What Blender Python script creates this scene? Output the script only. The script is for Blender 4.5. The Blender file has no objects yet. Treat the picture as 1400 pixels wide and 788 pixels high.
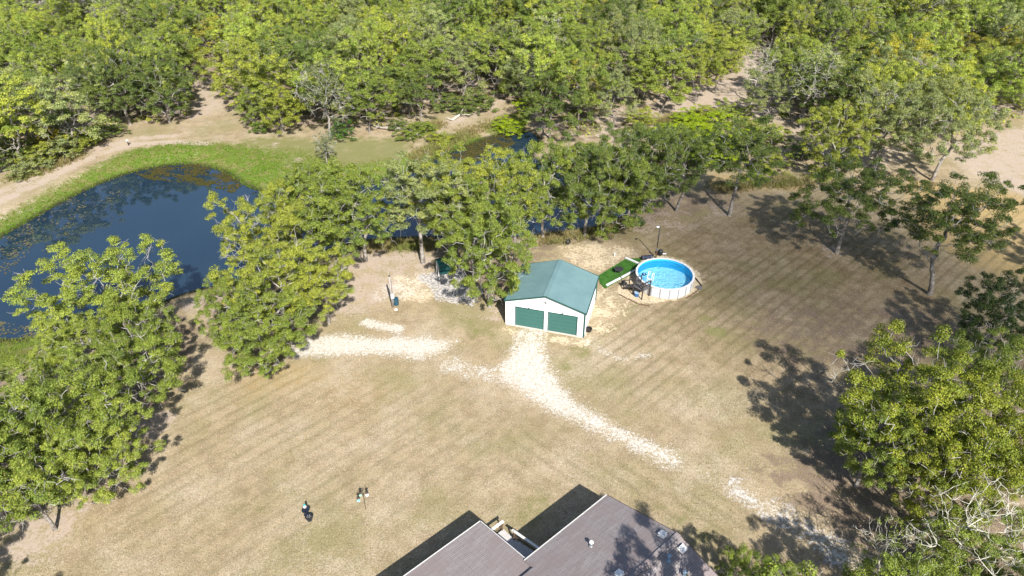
import bpy, math, random
import numpy as np
from mathutils import Vector, Matrix

# ------------------------------------------------------------------ camera, sky, sun, exposure
scene = bpy.context.scene
COL = scene.collection
F_PX, PITCH, CAM_H = 960.0, math.radians(34.72), 46.27
SUN_EL, SUN_AZ = math.radians(42.3), math.radians(-17.0)      # shadow heading, from +Y

cam_data = bpy.data.cameras.new('camera')
cam_data.sensor_width = 36.0
cam_data.lens = F_PX / 1400.0 * 36.0
cam_data.clip_start = 0.5
cam_data.clip_end = 4000
cam = bpy.data.objects.new('camera', cam_data)
cam.location = (0, 0, CAM_H)
cam.rotation_euler = (math.pi / 2 - PITCH, 0, 0)
COL.objects.link(cam)
scene.camera = cam
scene.render.resolution_x, scene.render.resolution_y = 1024, 576

world = bpy.data.worlds.new('World')
scene.world = world
world.use_nodes = True
wn = world.node_tree
wn.nodes.clear()
w_out = wn.nodes.new('ShaderNodeOutputWorld')
w_bg = wn.nodes.new('ShaderNodeBackground')
w_sky = wn.nodes.new('ShaderNodeTexSky')
w_sky.sky_type = 'NISHITA'
w_sky.sun_disc = False
w_sky.sun_elevation = SUN_EL
w_sky.sun_rotation = math.pi - math.radians(17.0)
w_sky.air_density, w_sky.dust_density, w_sky.ozone_density = 1.0, 1.0, 1.0
w_bg.inputs['Strength'].default_value = 0.09
wn.links.new(w_sky.outputs[0], w_bg.inputs[0])
wn.links.new(w_bg.outputs[0], w_out.inputs[0])

to_sun = Vector((-math.sin(SUN_AZ) * math.cos(SUN_EL), -math.cos(SUN_AZ) * math.cos(SUN_EL), math.sin(SUN_EL)))
sun_data = bpy.data.lights.new('sun', 'SUN')
sun_data.energy = 5.0
sun_data.angle = math.radians(0.53)
sun_data.color = (1.0, 0.955, 0.89)
sun = bpy.data.objects.new('sun', sun_data)
sun.rotation_euler = to_sun.to_track_quat('Z', 'Y').to_euler()
sun.location = (30, -60, 90)
COL.objects.link(sun)

scene.view_settings.view_transform = 'Standard'
scene.view_settings.look = 'None'
scene.view_settings.exposure = 0.98
scene.view_settings.gamma = 1.0
scene.view_settings.use_curve_mapping = False

# ------------------------------------------------------------------ pixel helpers (directions; distance always comes from a surface)
FWD = np.array([0, math.cos(PITCH), -math.sin(PITCH)])
UPV = np.array([0, math.sin(PITCH), math.cos(PITCH)])
CAMP = np.array([0, 0, CAM_H])

def ray(px, py):
    return FWD + np.array([(px - 700) / F_PX, 0, 0]) + UPV * ((394 - py) / F_PX)

def at(px, py, z=0.0):
    d = ray(px, py)
    return CAMP + d * ((z - CAM_H) / d[2])

def on_plane(px, py, p0, n):
    d = ray(px, py)
    return CAMP + d * (np.dot(np.asarray(p0) - CAMP, n) / np.dot(d, n))

def project(P):
    d = np.asarray(P, float) - CAMP
    z = d @ FWD
    return np.stack([700 + F_PX * d[..., 0] / z, 394 - F_PX * (d @ UPV) / z], -1)

def gpoly(pts, z=0.0):
    return np.array([at(x, y, z)[:2] for x, y in pts])

def sdist(P, poly, closed=True):
    """signed distance (positive inside) of points P (n,2) to a polygon, or unsigned distance to an open line"""
    n = len(poly)
    d2 = np.full(len(P), 1e18)
    inside = np.zeros(len(P), bool)
    for i in range(n if closed else n - 1):
        a, b = poly[i], poly[(i + 1) % n]
        e = b - a
        w = P - a
        t = np.clip((w @ e) / max(e @ e, 1e-9), 0, 1)
        q = w - t[:, None] * e
        d2 = np.minimum(d2, (q * q).sum(1))
        if closed:
            c = (a[1] > P[:, 1]) != (b[1] > P[:, 1])
            dy = b[1] - a[1]
            if abs(dy) > 1e-9:
                inside ^= c & (P[:, 0] < a[0] + (P[:, 1] - a[1]) * e[0] / dy)
    d = np.sqrt(d2)
    return np.where(inside, d, -d) if closed else d

def sstep(a, b, x):
    t = np.clip((x - a) / (b - a), 0, 1)
    return t * t * (3 - 2 * t)

# ------------------------------------------------------------------ material helpers
class NT:
    def __init__(self, name):
        self.m = bpy.data.materials.new(name)
        self.m.use_nodes = True
        self.t = self.m.node_tree
        self.t.nodes.clear()
        self.out = self.t.nodes.new('ShaderNodeOutputMaterial')
        self._pos = None

    def node(self, kind, **kw):
        n = self.t.nodes.new(kind)
        for k, v in kw.items():
            setattr(n, k, v)
        return n

    def put(self, sock, v):
        if isinstance(v, bpy.types.NodeSocket):
            self.t.links.new(v, sock)
        elif v is not None:
            if isinstance(v, (tuple, list)) and len(v) == 3 and len(sock.default_value) == 4:
                v = (*v, 1)
            sock.default_value = v

    def pos(self):
        if not self._pos:
            self._pos = self.node('ShaderNodeNewGeometry').outputs['Position']
        return self._pos

    def obj(self):
        return self.node('ShaderNodeTexCoord').outputs['Object']

    def noise(self, scale, detail=3, rough=0.55, vec=None, dist=0.0):
        n = self.node('ShaderNodeTexNoise')
        self.put(n.inputs['Vector'], vec or self.pos())
        n.inputs['Scale'].default_value = scale
        n.inputs['Detail'].default_value = detail
        n.inputs['Roughness'].default_value = rough
        n.inputs['Distortion'].default_value = dist
        return n.outputs['Fac']

    def vor(self, scale, vec=None, feature='F1', out='Distance'):
        n = self.node('ShaderNodeTexVoronoi', feature=feature)
        self.put(n.inputs['Vector'], vec or self.pos())
        n.inputs['Scale'].default_value = scale
        return n.outputs[out]

    def attr(self, name, out='Fac'):
        return self.node('ShaderNodeAttribute', attribute_name=name).outputs[out]

    def math(self, op, a, b=None, c=None, clamp=False):
        n = self.node('ShaderNodeMath', operation=op, use_clamp=clamp)
        for i, v in enumerate((a, b, c)):
            if v is not None:
                self.put(n.inputs[i], v)
        return n.outputs[0]

    def remap(self, v, a, b, c=0.0, d=1.0, smooth=True):
        n = self.node('ShaderNodeMapRange', interpolation_type='SMOOTHSTEP' if smooth else 'LINEAR')
        self.put(n.inputs[0], v)
        for i, x in enumerate((a, b, c, d)):
            self.put(n.inputs[i + 1], x)
        return n.outputs[0]

    def mix(self, f, a, b, mode='MIX'):
        n = self.node('ShaderNodeMix', data_type='RGBA', blend_type=mode)
        self.put(n.inputs[0], f)
        self.put(n.inputs[6], a)
        self.put(n.inputs[7], b)
        return n.outputs[2]

    def mapping(self, vec, scale=(1, 1, 1), rot=(0, 0, 0)):
        n = self.node('ShaderNodeMapping')
        self.put(n.inputs[0], vec)
        n.inputs['Scale'].default_value = scale
        n.inputs['Rotation'].default_value = rot
        return n.outputs[0]

    def bump(self, h, strength=0.5, dist=0.05):
        n = self.node('ShaderNodeBump')
        n.inputs['Strength'].default_value = strength
        n.inputs['Distance'].default_value = dist
        self.put(n.inputs['Height'], h)
        return n.outputs[0]

    def principled(self, color, rough=0.8, metal=0.0, spec=0.3, normal=None, **kw):
        p = self.node('ShaderNodeBsdfPrincipled')
        self.put(p.inputs['Base Color'], color)
        self.put(p.inputs['Roughness'], rough)
        self.put(p.inputs['Metallic'], metal)
        p.inputs['Specular IOR Level'].default_value = spec
        if normal:
            self.put(p.inputs['Normal'], normal)
        for k, v in kw.items():
            self.put(p.inputs[k], v)
        self.t.links.new(p.outputs[0], self.out.inputs['Surface'])
        return p

def simple(name, color, rough=0.7, metal=0.0, spec=0.3, vary=0.12, scale=3.0, bump=0.0):
    n = NT(name)
    f = n.noise(scale, 4, 0.6, vec=n.obj())
    c = n.mix(f, tuple(max(0, x * (1 - vary)) for x in color), tuple(x * (1 + vary) for x in color))
    nb = n.bump(n.noise(scale * 8, 3, vec=n.obj()), bump, 0.01) if bump else None
    n.principled(c, rough, metal, spec, nb)
    return n.m

# ------------------------------------------------------------------ mesh helpers
class MB:
    def __init__(self):
        self.v, self.f = [], []

    def add(self, vs, fs):
        o = len(self.v)
        self.v.extend([tuple(x) for x in vs])
        self.f.extend([tuple(i + o for i in q) for q in fs])
        return self

    def box(self, c, s, rz=0.0, rx=0.0, ry=0.0):
        M = Matrix.Translation(c) @ Matrix.Rotation(rz, 4, 'Z') @ Matrix.Rotation(ry, 4, 'Y') @ Matrix.Rotation(rx, 4, 'X')
        vs = [M @ Vector((sx * s[0] / 2, sy * s[1] / 2, sz * s[2] / 2)) for sx in (-1, 1) for sy in (-1, 1) for sz in (-1, 1)]
        return self.add(vs, [(0, 1, 3, 2), (4, 6, 7, 5), (0, 4, 5, 1), (2, 3, 7, 6), (0, 2, 6, 4), (1, 5, 7, 3)])

    def bar(self, a, b, w, h):
        a, b = Vector(a), Vector(b)
        d = b - a
        q = d.to_track_quat('X', 'Z').to_matrix().to_4x4()
        M = Matrix.Translation((a + b) / 2) @ q
        s = (d.length, w, h)
        vs = [M @ Vector((sx * s[0] / 2, sy * s[1] / 2, sz * s[2] / 2)) for sx in (-1, 1) for sy in (-1, 1) for sz in (-1, 1)]
        return self.add(vs, [(0, 1, 3, 2), (4, 6, 7, 5), (0, 4, 5, 1), (2, 3, 7, 6), (0, 2, 6, 4), (1, 5, 7, 3)])

    def tube(self, pts, rad, n=8, caps=True):
        pts = [Vector(p) for p in pts]
        rad = rad if isinstance(rad, (list, tuple)) else [rad] * len(pts)
        rings = []
        for i, p in enumerate(pts):
            d = (pts[min(i + 1, len(pts) - 1)] - pts[max(i - 1, 0)]).normalized()
            a = d.orthogonal().normalized() if i == 0 else (rings[-1][1] - d * rings[-1][1].dot(d)).normalized()
            b = d.cross(a)
            rings.append(([p + (a * math.cos(2 * math.pi * k / n) + b * math.sin(2 * math.pi * k / n)) * rad[i] for k in range(n)], a))
        vs = [v for r, _ in rings for v in r]
        fs = [(i * n + k, i * n + (k + 1) % n, (i + 1) * n + (k + 1) % n, (i + 1) * n + k) for i in range(len(pts) - 1) for k in range(n)]
        if caps:
            fs += [tuple(range(n))[::-1], tuple((len(pts) - 1) * n + k for k in range(n))]
        return self.add(vs, fs)

    def lathe(self, prof, n=24, c=(0, 0, 0), caps=True):
        vs = [(c[0] + r * math.cos(2 * math.pi * k / n), c[1] + r * math.sin(2 * math.pi * k / n), c[2] + z) for r, z in prof for k in range(n)]
        fs = [(i * n + k, i * n + (k + 1) % n, (i + 1) * n + (k + 1) % n, (i + 1) * n + k) for i in range(len(prof) - 1) for k in range(n)]
        if caps:
            fs += [tuple(range(n))[::-1], tuple((len(prof) - 1) * n + k for k in range(n))]
        return self.add(vs, fs)

    def arc_block(self, r0, r1, z0, z1, a0, a1, n=4, c=(0, 0)):
        vs = []
        for k in range(n + 1):
            a = a0 + (a1 - a0) * k / n
            for r, z in ((r0, z0), (r1, z0), (r1, z1), (r0, z1)):
                vs.append((c[0] + r * math.cos(a), c[1] + r * math.sin(a), z))
        fs = [(k * 4 + i, k * 4 + (i + 1) % 4, k * 4 + 4 + (i + 1) % 4, k * 4 + 4 + i) for k in range(n) for i in range(4)]
        fs += [(3, 2, 1, 0), (n * 4, n * 4 + 1, n * 4 + 2, n * 4 + 3)]
        return self.add(vs, fs)

    def mesh(self, name, mat, smooth=False):
        me = bpy.data.meshes.new(name)
        me.from_pydata(self.v, [], self.f)
        import bmesh
        bm = bmesh.new(); bm.from_mesh(me)
        bmesh.ops.recalc_face_normals(bm, faces=bm.faces)
        bm.to_mesh(me); bm.free()
        if smooth:
            me.polygons.foreach_set('use_smooth', [True] * len(me.polygons))
        me.materials.append(mat)
        return me

    def build(self, name, mat, parent=None, loc=(0, 0, 0), rz=0.0, smooth=False, bevel=0.0):
        return place(name, self.mesh(name, mat, smooth), parent, loc, rz, bevel)

def place(name, me, parent=None, loc=(0, 0, 0), rz=0.0, bevel=0.0):
    o = bpy.data.objects.new(name, me)
    COL.objects.link(o)
    o.location = tuple(float(x) for x in loc)
    o.rotation_euler = (0, 0, rz)
    if parent:
        o.parent = parent
    if bevel:
        b = o.modifiers.new('bevel', 'BEVEL')
        b.width, b.segments, b.limit_method = bevel, 2, 'ANGLE'
    return o

def tag(o, label, cat, group=None):
    o['label'], o['category'] = label, cat
    if group:
        o['group'] = group
    return o

def thing(name, label, cat, loc=(0, 0, 0), rz=0.0, group=None):
    o = bpy.data.objects.new(name, None)
    o.empty_display_size = 0.3
    COL.objects.link(o)
    o.location = tuple(float(x) for x in loc)
    o.rotation_euler = (0, 0, rz)
    return tag(o, label, cat, group)

def np_mesh(name, V, quads, mat, attrs=None, smooth=False):
    me = bpy.data.meshes.new(name)
    V = np.ascontiguousarray(V, np.float32)
    Q = np.ascontiguousarray(quads, np.int32)
    k = Q.shape[1]
    me.vertices.add(len(V))
    me.vertices.foreach_set('co', V.ravel())
    me.loops.add(Q.size)
    me.loops.foreach_set('vertex_index', Q.ravel())
    me.polygons.add(len(Q))
    me.polygons.foreach_set('loop_start', np.arange(len(Q), dtype=np.int32) * k)
    me.polygons.foreach_set('loop_total', np.full(len(Q), k, np.int32))
    if smooth:
        me.polygons.foreach_set('use_smooth', np.ones(len(Q), bool))
    for an, av in (attrs or {}).items():
        a = me.attributes.new(an, 'FLOAT', 'POINT')
        a.data.foreach_set('value', np.ascontiguousarray(av, np.float32))
    me.update(calc_edges=True)
    me.validate()
    me.materials.append(mat)
    return me

rng = np.random.default_rng(11)
random.seed(4)
R2D = math.radians

# ------------------------------------------------------------------ ground, pond and tracks
WATER_Z = -0.7
POND_PX = [(-120, 425), (-60, 360), (0, 322), (40, 300), (100, 266), (150, 244), (200, 229), (262, 222), (310, 233), (340, 255),
           (380, 266), (440, 262), (500, 250), (560, 236), (600, 214), (640, 196), (680, 184), (716, 176), (738, 184), (742, 200),
           (722, 214), (760, 226), (830, 246), (872, 268), (868, 292), (820, 313), (760, 320), (690, 328), (620, 326), (560, 326),
           (500, 330), (440, 345), (380, 372), (330, 388), (280, 396), (240, 408), (180, 434), (100, 458), (40, 466), (0, 468), (-70, 468)]
pond = gpoly(POND_PX, WATER_Z)
# round the outline off with two corner cuts
def chaikin(p, n=2):
    for _ in range(n):
        q = np.roll(p, -1, 0)
        p = np.stack([p * 0.75 + q * 0.25, p * 0.25 + q * 0.75], 1).reshape(-1, 2)
    return p
pond = chaikin(pond)

def axis(fine0, fine1, step, lo, hi, n):
    a = np.arange(fine0, fine1 + 1e-6, step)
    g = np.linspace(0, 1, n + 1)[1:] ** 2.2
    return np.concatenate([(fine0 + (lo - fine0) * g)[::-1], a, fine1 + (hi - fine1) * g])

gx = axis(-95, 95, 0.5, -900, 900, 24)
gy = axis(14, 150, 0.5, -300, 1500, 24)
NX, NY = len(gx), len(gy)
GX, GY = np.meshgrid(gx, gy)
GP = np.stack([GX.ravel(), GY.ravel()], 1)

d_pond = sdist(GP, pond)
def ground_z(d):
    z = np.where(d < 0, WATER_Z * (1 - sstep(0.0, 5.0, -d)) * 0.94, 0)
    return np.where(d >= 0, WATER_Z * 0.94 - 1.6 * sstep(0.0, 6.0, d) , z)
GZ = ground_z(d_pond)

def pmask(px_poly, feather=0.8, amt=1.0):
    return amt * sstep(-feather, feather, sdist(GP, gpoly(px_poly)))

def lmask(px_line, w0, w1, amt=1.0):
    """soft band along a line: full within w0 metres, gone at w1"""
    return amt * (1 - sstep(w0, w1, sdist(GP, gpoly(px_line), closed=False)))

def dmask(px, py, r, feather=1.0, amt=1.0):
    c = at(px, py)[:2]
    return amt * (1 - sstep(r - feather, r + feather, np.hypot(GP[:, 0] - c[0], GP[:, 1] - c[1])))

def vmax(*a):
    r = a[0]
    for x in a[1:]:
        r = np.maximum(r, x)
    return r

caliche = vmax(
    pmask([(400, 460), (470, 457), (520, 463), (560, 460), (620, 466), (606, 480), (575, 492), (545, 486), (480, 486), (400, 490)], 1.5, 1.0),
    lmask([(500, 441), (520, 446), (545, 450)], 0.25, 1.2, 0.9),
    pmask([(698, 482), (722, 462), (742, 464), (748, 490), (760, 520), (790, 552), (850, 588), (920, 618), (932, 636), (908, 638), (862, 613), (802, 584), (744, 560), (700, 528), (676, 508)], 1.5, 1.0),
    lmask([(664, 512), (640, 508), (615, 498)], 0.6, 2.2, 0.55),
    lmask([(735, 520), (720, 490), (725, 462)], 1.2, 2.6, 0.7),
    lmask([(1000, 668), (1100, 722), (1190, 790), (1260, 850)], 0.2, 1.9, 0.55), lmask([(915, 630), (1010, 672)], 0.1, 1.2, 0.4),
    dmask(560, 392, 2.6, 1.6, 0.55), dmask(535, 400, 2.4, 1.4, 0.5), dmask(1140, 745, 1.2, 1.2, 0.65),
    lmask([(800, 466), (845, 492), (890, 484)], 0.1, 0.9, 0.5))
greyrock = vmax(pmask([(570, 378), (620, 362), (660, 395), (645, 418), (600, 410)], 0.8, 0.9), lmask([(1010, 672), (1100, 722), (1190, 790)], 0.6, 2.4, 0.35))
pinkdirt = vmax(
    lmask([(-60, 302), (0, 276), (60, 247), (130, 213), (180, 198), (240, 194), (280, 197)], 0.45, 1.3, 0.95), lmask([(-60, 288), (0, 262), (60, 236), (130, 204), (180, 190), (240, 186)], 0.4, 1.3, 0.85), lmask([(-60, 300), (0, 270), (60, 242), (130, 209), (180, 195)], 1.6, 3.0, 0.45),
    pmask([(268, 104), (312, 108), (320, 138), (300, 150), (275, 164), (258, 164), (266, 140)], 1.6, 0.7),
    pmask([(1280, 205), (1420, 165), (1600, 200), (1600, 320), (1400, 268), (1330, 238)], 1.6, 0.8),
    pmask([(880, 140), (915, 128), (990, 108), (1010, 60), (1070, 60), (1080, 120), (1090, 170), (1030, 165), (985, 150), (930, 165), (890, 160)], 2.0, 0.85),
    pmask([(1060, 170), (1180, 175), (1240, 220), (1190, 235), (1100, 205)], 2.0, 0.6),
    pmask([(805, 120), (860, 120), (850, 190), (815, 190)], 2.0, 0.6),
    pmask([(455, 345), (560, 330), (600, 352), (585, 395), (520, 420), (440, 440), (440, 380)], 1.6, 0.7),
    pmask([(655, 420), (690, 420), (690, 438), (660, 436)], 0.8, 0.7),
    dmask(205, 582, 2.0, 1.2, 0.9), dmask(45, 735, 2.6, 1.5, 0.8), dmask(85, 715, 1.6, 1.2, 0.7), dmask(270, 410, 2.2, 1.4, 0.6),
    dmask(400, 220, 1.8, 1.2, 0.5), dmask(372, 200, 1.6, 1.2, 0.4), dmask(640, 120, 4, 2, 0.6),
    lmask([(865, 312), (900, 306), (940, 310)], 0.4, 1.8, 0.6), dmask(905, 300, 4.5, 3, 0.4), dmask(1145, 345, 1.8, 1.0, 0.55), dmask(985, 290, 3.0, 2, 0.4),
    lmask([(600, 170), (640, 160), (680, 140)], 0.5, 2.5, 0.7))
tansand = vmax(
    1.0 * pmask([(842, 400), (850, 390), (862, 374), (872, 364), (880, 352), (905, 349), (935, 356), (953, 372), (961, 388), (957, 396), (940, 404), (918, 411), (896, 416), (872, 412), (852, 407)], 0.6),
    pmask([(760, 338), (800, 330), (862, 338), (872, 352), (852, 356), (818, 374), (800, 366), (770, 352)], 1.2, 0.62),
    pmask([(806, 392), (822, 388), (838, 396), (866, 412), (850, 440), (815, 470), (797, 470), (800, 440)], 1.2, 0.5),
    pmask([(540, 378), (592, 374), (600, 400), (585, 415), (548, 412)], 0.8, 0.7), lmask([(690, 452), (745, 462), (800, 470)], 0.2, 1.0, 0.6))
lush = vmax(
    pmask([(-200, 440), (-80, 345), (0, 298), (60, 264), (120, 232), (180, 205), (240, 196), (300, 196), (352, 203), (392, 216), (408, 236), (396, 262), (330, 262), (262, 228), (200, 236), (100, 275), (0, 345), (-60, 400)], 2.2),
    pmask([(-150, 455), (0, 452), (75, 452), (120, 462), (80, 500), (20, 506), (-100, 520)], 1.2),
    pmask([(560, 222), (590, 200), (625, 192), (640, 200), (600, 218)], 0.8), pmask([(655, 172), (720, 150), (725, 165), (680, 184)], 0.8),
    lmask([(385, 232), (430, 230)], 1.2, 2.8, 0.9), lmask([(400, 245), (480, 238), (560, 224), (600, 206), (640, 190)], 1.6, 4.5, 0.9), pmask([(330, 200), (420, 206), (470, 226), (440, 250), (395, 255)], 2.5, 0.7), lmask([(500, 328), (560, 330), (600, 330)], 0.6, 1.6, 0.8),
    pmask([(905, 178), (935, 165), (990, 180), (1015, 215), (985, 235), (940, 205)], 1.2, 0.9))
olive = vmax(
    pmask([(300, 205), (340, 188), (480, 188), (560, 190), (570, 215), (430, 250), (400, 240)], 3.0, 0.95),
    pmask([(600, 430), (680, 445), (690, 470), (620, 460)], 1.5, 0.5),
    lmask([(905, 690), (960, 740), (1000, 790)], 0.2, 1.4, 0.4), dmask(735, 690, 1.8, 1.4, 0.5), dmask(980, 455, 1.2, 0.8, 0.7), dmask(965, 435, 1.0, 0.8, 0.6),
    dmask(1010, 430, 1.6, 1.2, 0.5), lmask([(770, 500), (840, 440), (860, 420)], 0.4, 1.8, 0.45), dmask(700, 520, 0.1, 0.1, 0.0))
gold = vmax(
    pmask([(1230, 240), (1400, 265), (1600, 330), (1600, 420), (1330, 370), (1250, 320)], 4.0, 0.85),
    pmask([(960, 235), (1080, 240), (1120, 265), (1040, 262), (980, 262)], 2.0, 0.7),
    pmask([(430, 500), (600, 500), (560, 560), (430, 580)], 4.0, 0.35), pmask([(300, 500), (420, 480), (480, 520), (330, 560)], 3.0, 0.5))

FOREST_EDGE = np.array([(-600, 285), (-300, 262), (0, 240), (60, 224), (130, 195), (180, 172), (262, 163), (270, 118), (318, 118), (334, 172), (420, 174),
                        (520, 172), (560, 160), (600, 148), (650, 138), (700, 140), (720, 160), (736, 182), (790, 196), (860, 190), (880, 130), (900, 122),
                        (960, 112), (1000, 118), (1040, 122), (1075, 170), (1130, 190), (1190, 205), (1240, 200), (1330, 178), (1400, 160), (1700, 110), (2200, 60)], float)
def in_forest(P2):
    q = project(np.concatenate([P2, np.zeros((len(P2), 1))], 1))
    return (q[:, 1] < np.interp(q[:, 0], FOREST_EDGE[:, 0], FOREST_EDGE[:, 1])) & (P2[:, 1] > 40)
q_px = project(np.concatenate([np.stack([GP[:, 0], np.maximum(GP[:, 1], 10)], 1), np.zeros((len(GP), 1))], 1))
forest = np.where(GP[:, 1] > 60, sstep(-3, 8, np.interp(q_px[:, 0], FOREST_EDGE[:, 0], FOREST_EDGE[:, 1]) - q_px[:, 1]), 0.0)
forest = np.where(GP[:, 1] > 160, 1.0, forest)
pasture = sstep(30, 6, GP[:, 1]) if False else np.zeros(len(GP))

litter = vmax(
    pmask([(0, 480), (120, 450), (250, 420), (275, 450), (225, 560), (190, 600), (110, 690), (0, 740), (-150, 760), (-150, 500)], 2.0, 0.7),
    pmask([(280, 420), (440, 340), (480, 350), (470, 400), (430, 440), (430, 490), (350, 500), (280, 470)], 1.6, 0.75),
    pmask([(740, 322), (870, 298), (900, 262), (990, 262), (1010, 285), (905, 300), (800, 330)], 1.6, 0.6),
    pmask([(590, 350), (760, 328), (770, 345), (700, 375), (690, 420), (640, 400)], 1.2, 0.6),
    pmask([(1180, 560), (1400, 470), (1600, 520), (1600, 900), (1250, 820), (1130, 720), (1040, 640), (1110, 600)], 2.6, 0.8),
    dmask(790, 350, 1.8, 1.0, 0.7), pmask([(1000, 430), (1200, 410), (1320, 430), (1250, 520), (1050, 500)], 5.0, 0.5))
wet = sstep(-0.9, 0.2, d_pond)
browngrass = vmax(pmask([(840, 330), (900, 300), (1000, 285), (1120, 280), (1230, 320), (1340, 400), (1330, 480), (1180, 560), (1040, 540), (960, 480), (880, 440)], 7.0, 0.9), pmask([(1010, 420), (1180, 400), (1180, 470), (1040, 480)], 4.0, 1.0))

def stripe_phase(p0, p1, period):
    a, b = at(*p0)[:2], at(*p1)[:2]
    e = (b - a) / np.linalg.norm(b - a)
    n = np.array([-e[1], e[0]])
    s = (GP - a) @ n
    t = (GP - a) @ e
    return 2 * math.pi * (s + 0.18 * np.sin(t / 11.0) + t * t * 0.0008) / period
phase_a = stripe_phase((900, 495), (1084, 352), 1.25)
amt_a = np.clip(pmask([(790, 480), (900, 330), (1010, 270), (1240, 250), (1600, 330), (1500, 480), (1250, 520), (1000, 560), (850, 560)], 6.0), 0, 1)
phase_b = stripe_phase((230, 600), (430, 492), 1.3)
amt_b = np.clip(vmax(pmask([(60, 800), (250, 540), (430, 470), (640, 520), (700, 620), (560, 700), (300, 820)], 5.0), 0 * amt_a), 0, 1)
phase_c = stripe_phase((830, 650), (1000, 760), 1.4)
amt_c = np.clip(pmask([(700, 560), (860, 630), (1060, 700), (1060, 820), (880, 690), (700, 640)], 3.0), 0, 1)

ga = dict(browngrass=browngrass, caliche=caliche, greyrock=greyrock, pinkdirt=pinkdirt, tansand=tansand, lush=lush, olive=olive, gold=gold, forest=forest, litter=litter,
          wet=wet, phase_a=phase_a, amt_a=amt_a, phase_b=phase_b, amt_b=amt_b, phase_c=phase_c, amt_c=amt_c)

def ground_material():
    n = NT('dry_lawn_and_soil')
    big = n.noise(0.11, 4, 0.6)
    mid = n.noise(0.62, 4, 0.62)
    small = n.noise(3.2, 5, 0.7)
    fine = n.noise(13.0, 3, 0.7)
    stretch = n.noise(1.0, 4, 0.7, vec=n.mapping(n.pos(), (3.2, 1.1, 1), (0, 0, 0.75)))
    grit = n.noise(7.5, 6, 0.82)
    blade = n.noise(6.0, 5, 0.8, vec=n.mapping(n.pos(), (2.6, 0.8, 1), (0, 0, -0.62)))
    straw, dry_brown, olive_c, pale = (0.350, 0.278, 0.176), (0.255, 0.196, 0.120), (0.240, 0.212, 0.105), (0.490, 0.420, 0.325)
    c = n.mix(n.remap(mid, 0.35, 0.68), straw, dry_brown)
    c = n.mix(n.math('MULTIPLY', n.remap(big, 0.44, 0.66), 0.72), c, olive_c)
    c = n.mix(n.math('MULTIPLY', n.remap(n.noise(1.7, 5, 0.75), 0.52, 0.66), 0.45), c, (0.175, 0.170, 0.070))
    thin = n.noise(0.19, 4, 0.65, vec=n.mapping(n.pos(), (1, 1, 1), (0, 0, 1.1)))
    patchy = n.math('ADD', n.math('MULTIPLY', thin, 0.34), n.math('ADD', n.math('MULTIPLY', blade, 0.46), n.math('MULTIPLY', small, 0.20)))
    c = n.mix(n.math('MULTIPLY', n.remap(patchy, 0.475, 0.61), 0.66), c, pale)
    c = n.mix(n.remap(grit, 0.50, 0.66), c, n.mix(1.0, c, (1.42, 1.40, 1.42), 'MULTIPLY'))
    c = n.mix(n.remap(grit, 0.50, 0.36), c, n.mix(1.0, c, (0.62, 0.62, 0.60), 'MULTIPLY'))
    gold_m = n.remap(n.math('ADD', n.attr('gold'), n.math('MULTIPLY', n.math('SUBTRACT', mid, 0.5), 0.8)), 0.2, 0.8)
    c = n.mix(n.math('MULTIPLY', gold_m, 0.8), c, n.mix(small, (0.42, 0.30, 0.13), (0.33, 0.24, 0.11)))
    for k, s in (('a', 0.50), ('b', 0.34), ('c', 0.36)):
        w = n.math('SINE', n.math('ADD', n.attr('phase_' + k), n.math('MULTIPLY', n.math('SUBTRACT', n.noise(0.3, 2), 0.5), 1.3)))
        patch = n.remap(n.noise(0.10, 3, vec=n.mapping(n.pos(), (1, 1, 1), (0, 0, 0.4))), 0.30, 0.62, 0.25, 1.0)
        m = n.math('MULTIPLY', n.math('MULTIPLY', n.remap(w, 0.1, 1.0), n.attr('amt_' + k)), n.math('MULTIPLY', patch, s))
        c = n.mix(m, c, n.mix(grit, (0.10, 0.09, 0.04), (0.19, 0.165, 0.085)))
    rough_mask = n.remap(n.math('ADD', n.math('MULTIPLY', mid, 0.45), n.math('ADD', n.math('MULTIPLY', small, 0.35), n.math('MULTIPLY', fine, 0.2))), 0.36, 0.64, 0, 1, False)
    bm_ = n.math('MULTIPLY', n.attr('browngrass'), n.remap(mid, 0.25, 0.65, 0.45, 0.95))
    c = n.mix(bm_, c, n.mix(1.0, c, (0.66, 0.62, 0.58), 'MULTIPLY'))
    def layer(c, name, col, lo=0.3, hi=0.7, amp=1.1, amt=1.0, ns=None):
        src = ns or rough_mask
        m = n.remap(n.math('ADD', n.attr(name), n.math('MULTIPLY', n.math('SUBTRACT', src, 0.5), amp)), lo, hi)
        m = n.math('MULTIPLY', m, n.remap(n.attr(name), 0.02, 0.3))
        return n.mix(n.math('MULTIPLY', m, amt), c, col)
    c = layer(c, 'olive', n.mix(small, (0.135, 0.150, 0.045), (0.22, 0.21, 0.085)), 0.25, 0.85, 1.2, 0.85)
    c = layer(c, 'litter', n.mix(small, (0.145, 0.105, 0.080), (0.25, 0.19, 0.145)), 0.25, 0.75, 1.6, 0.85)
    floor = n.mix(n.remap(mid, 0.35, 0.65), n.mix(small, (0.15, 0.11, 0.07), (0.24, 0.18, 0.115)), n.mix(small, (0.34, 0.27, 0.20), (0.46, 0.38, 0.30)))
    floor = n.mix(n.math('MULTIPLY', n.remap(n.noise(0.3, 3), 0.5, 0.62), 0.7), floor, (0.13, 0.135, 0.04))
    c = layer(c, 'forest', floor, 0.35, 0.65, 0.8)
    c = layer(c, 'lush', n.mix(n.remap(mid, 0.38, 0.66), n.mix(n.remap(small, 0.35, 0.65), (0.072, 0.140, 0.014), (0.130, 0.210, 0.024)), (0.205, 0.185, 0.075)), 0.25, 0.75, 1.5)
    pink = n.mix(small, (0.34, 0.265, 0.205), (0.50, 0.42, 0.35))
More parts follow.
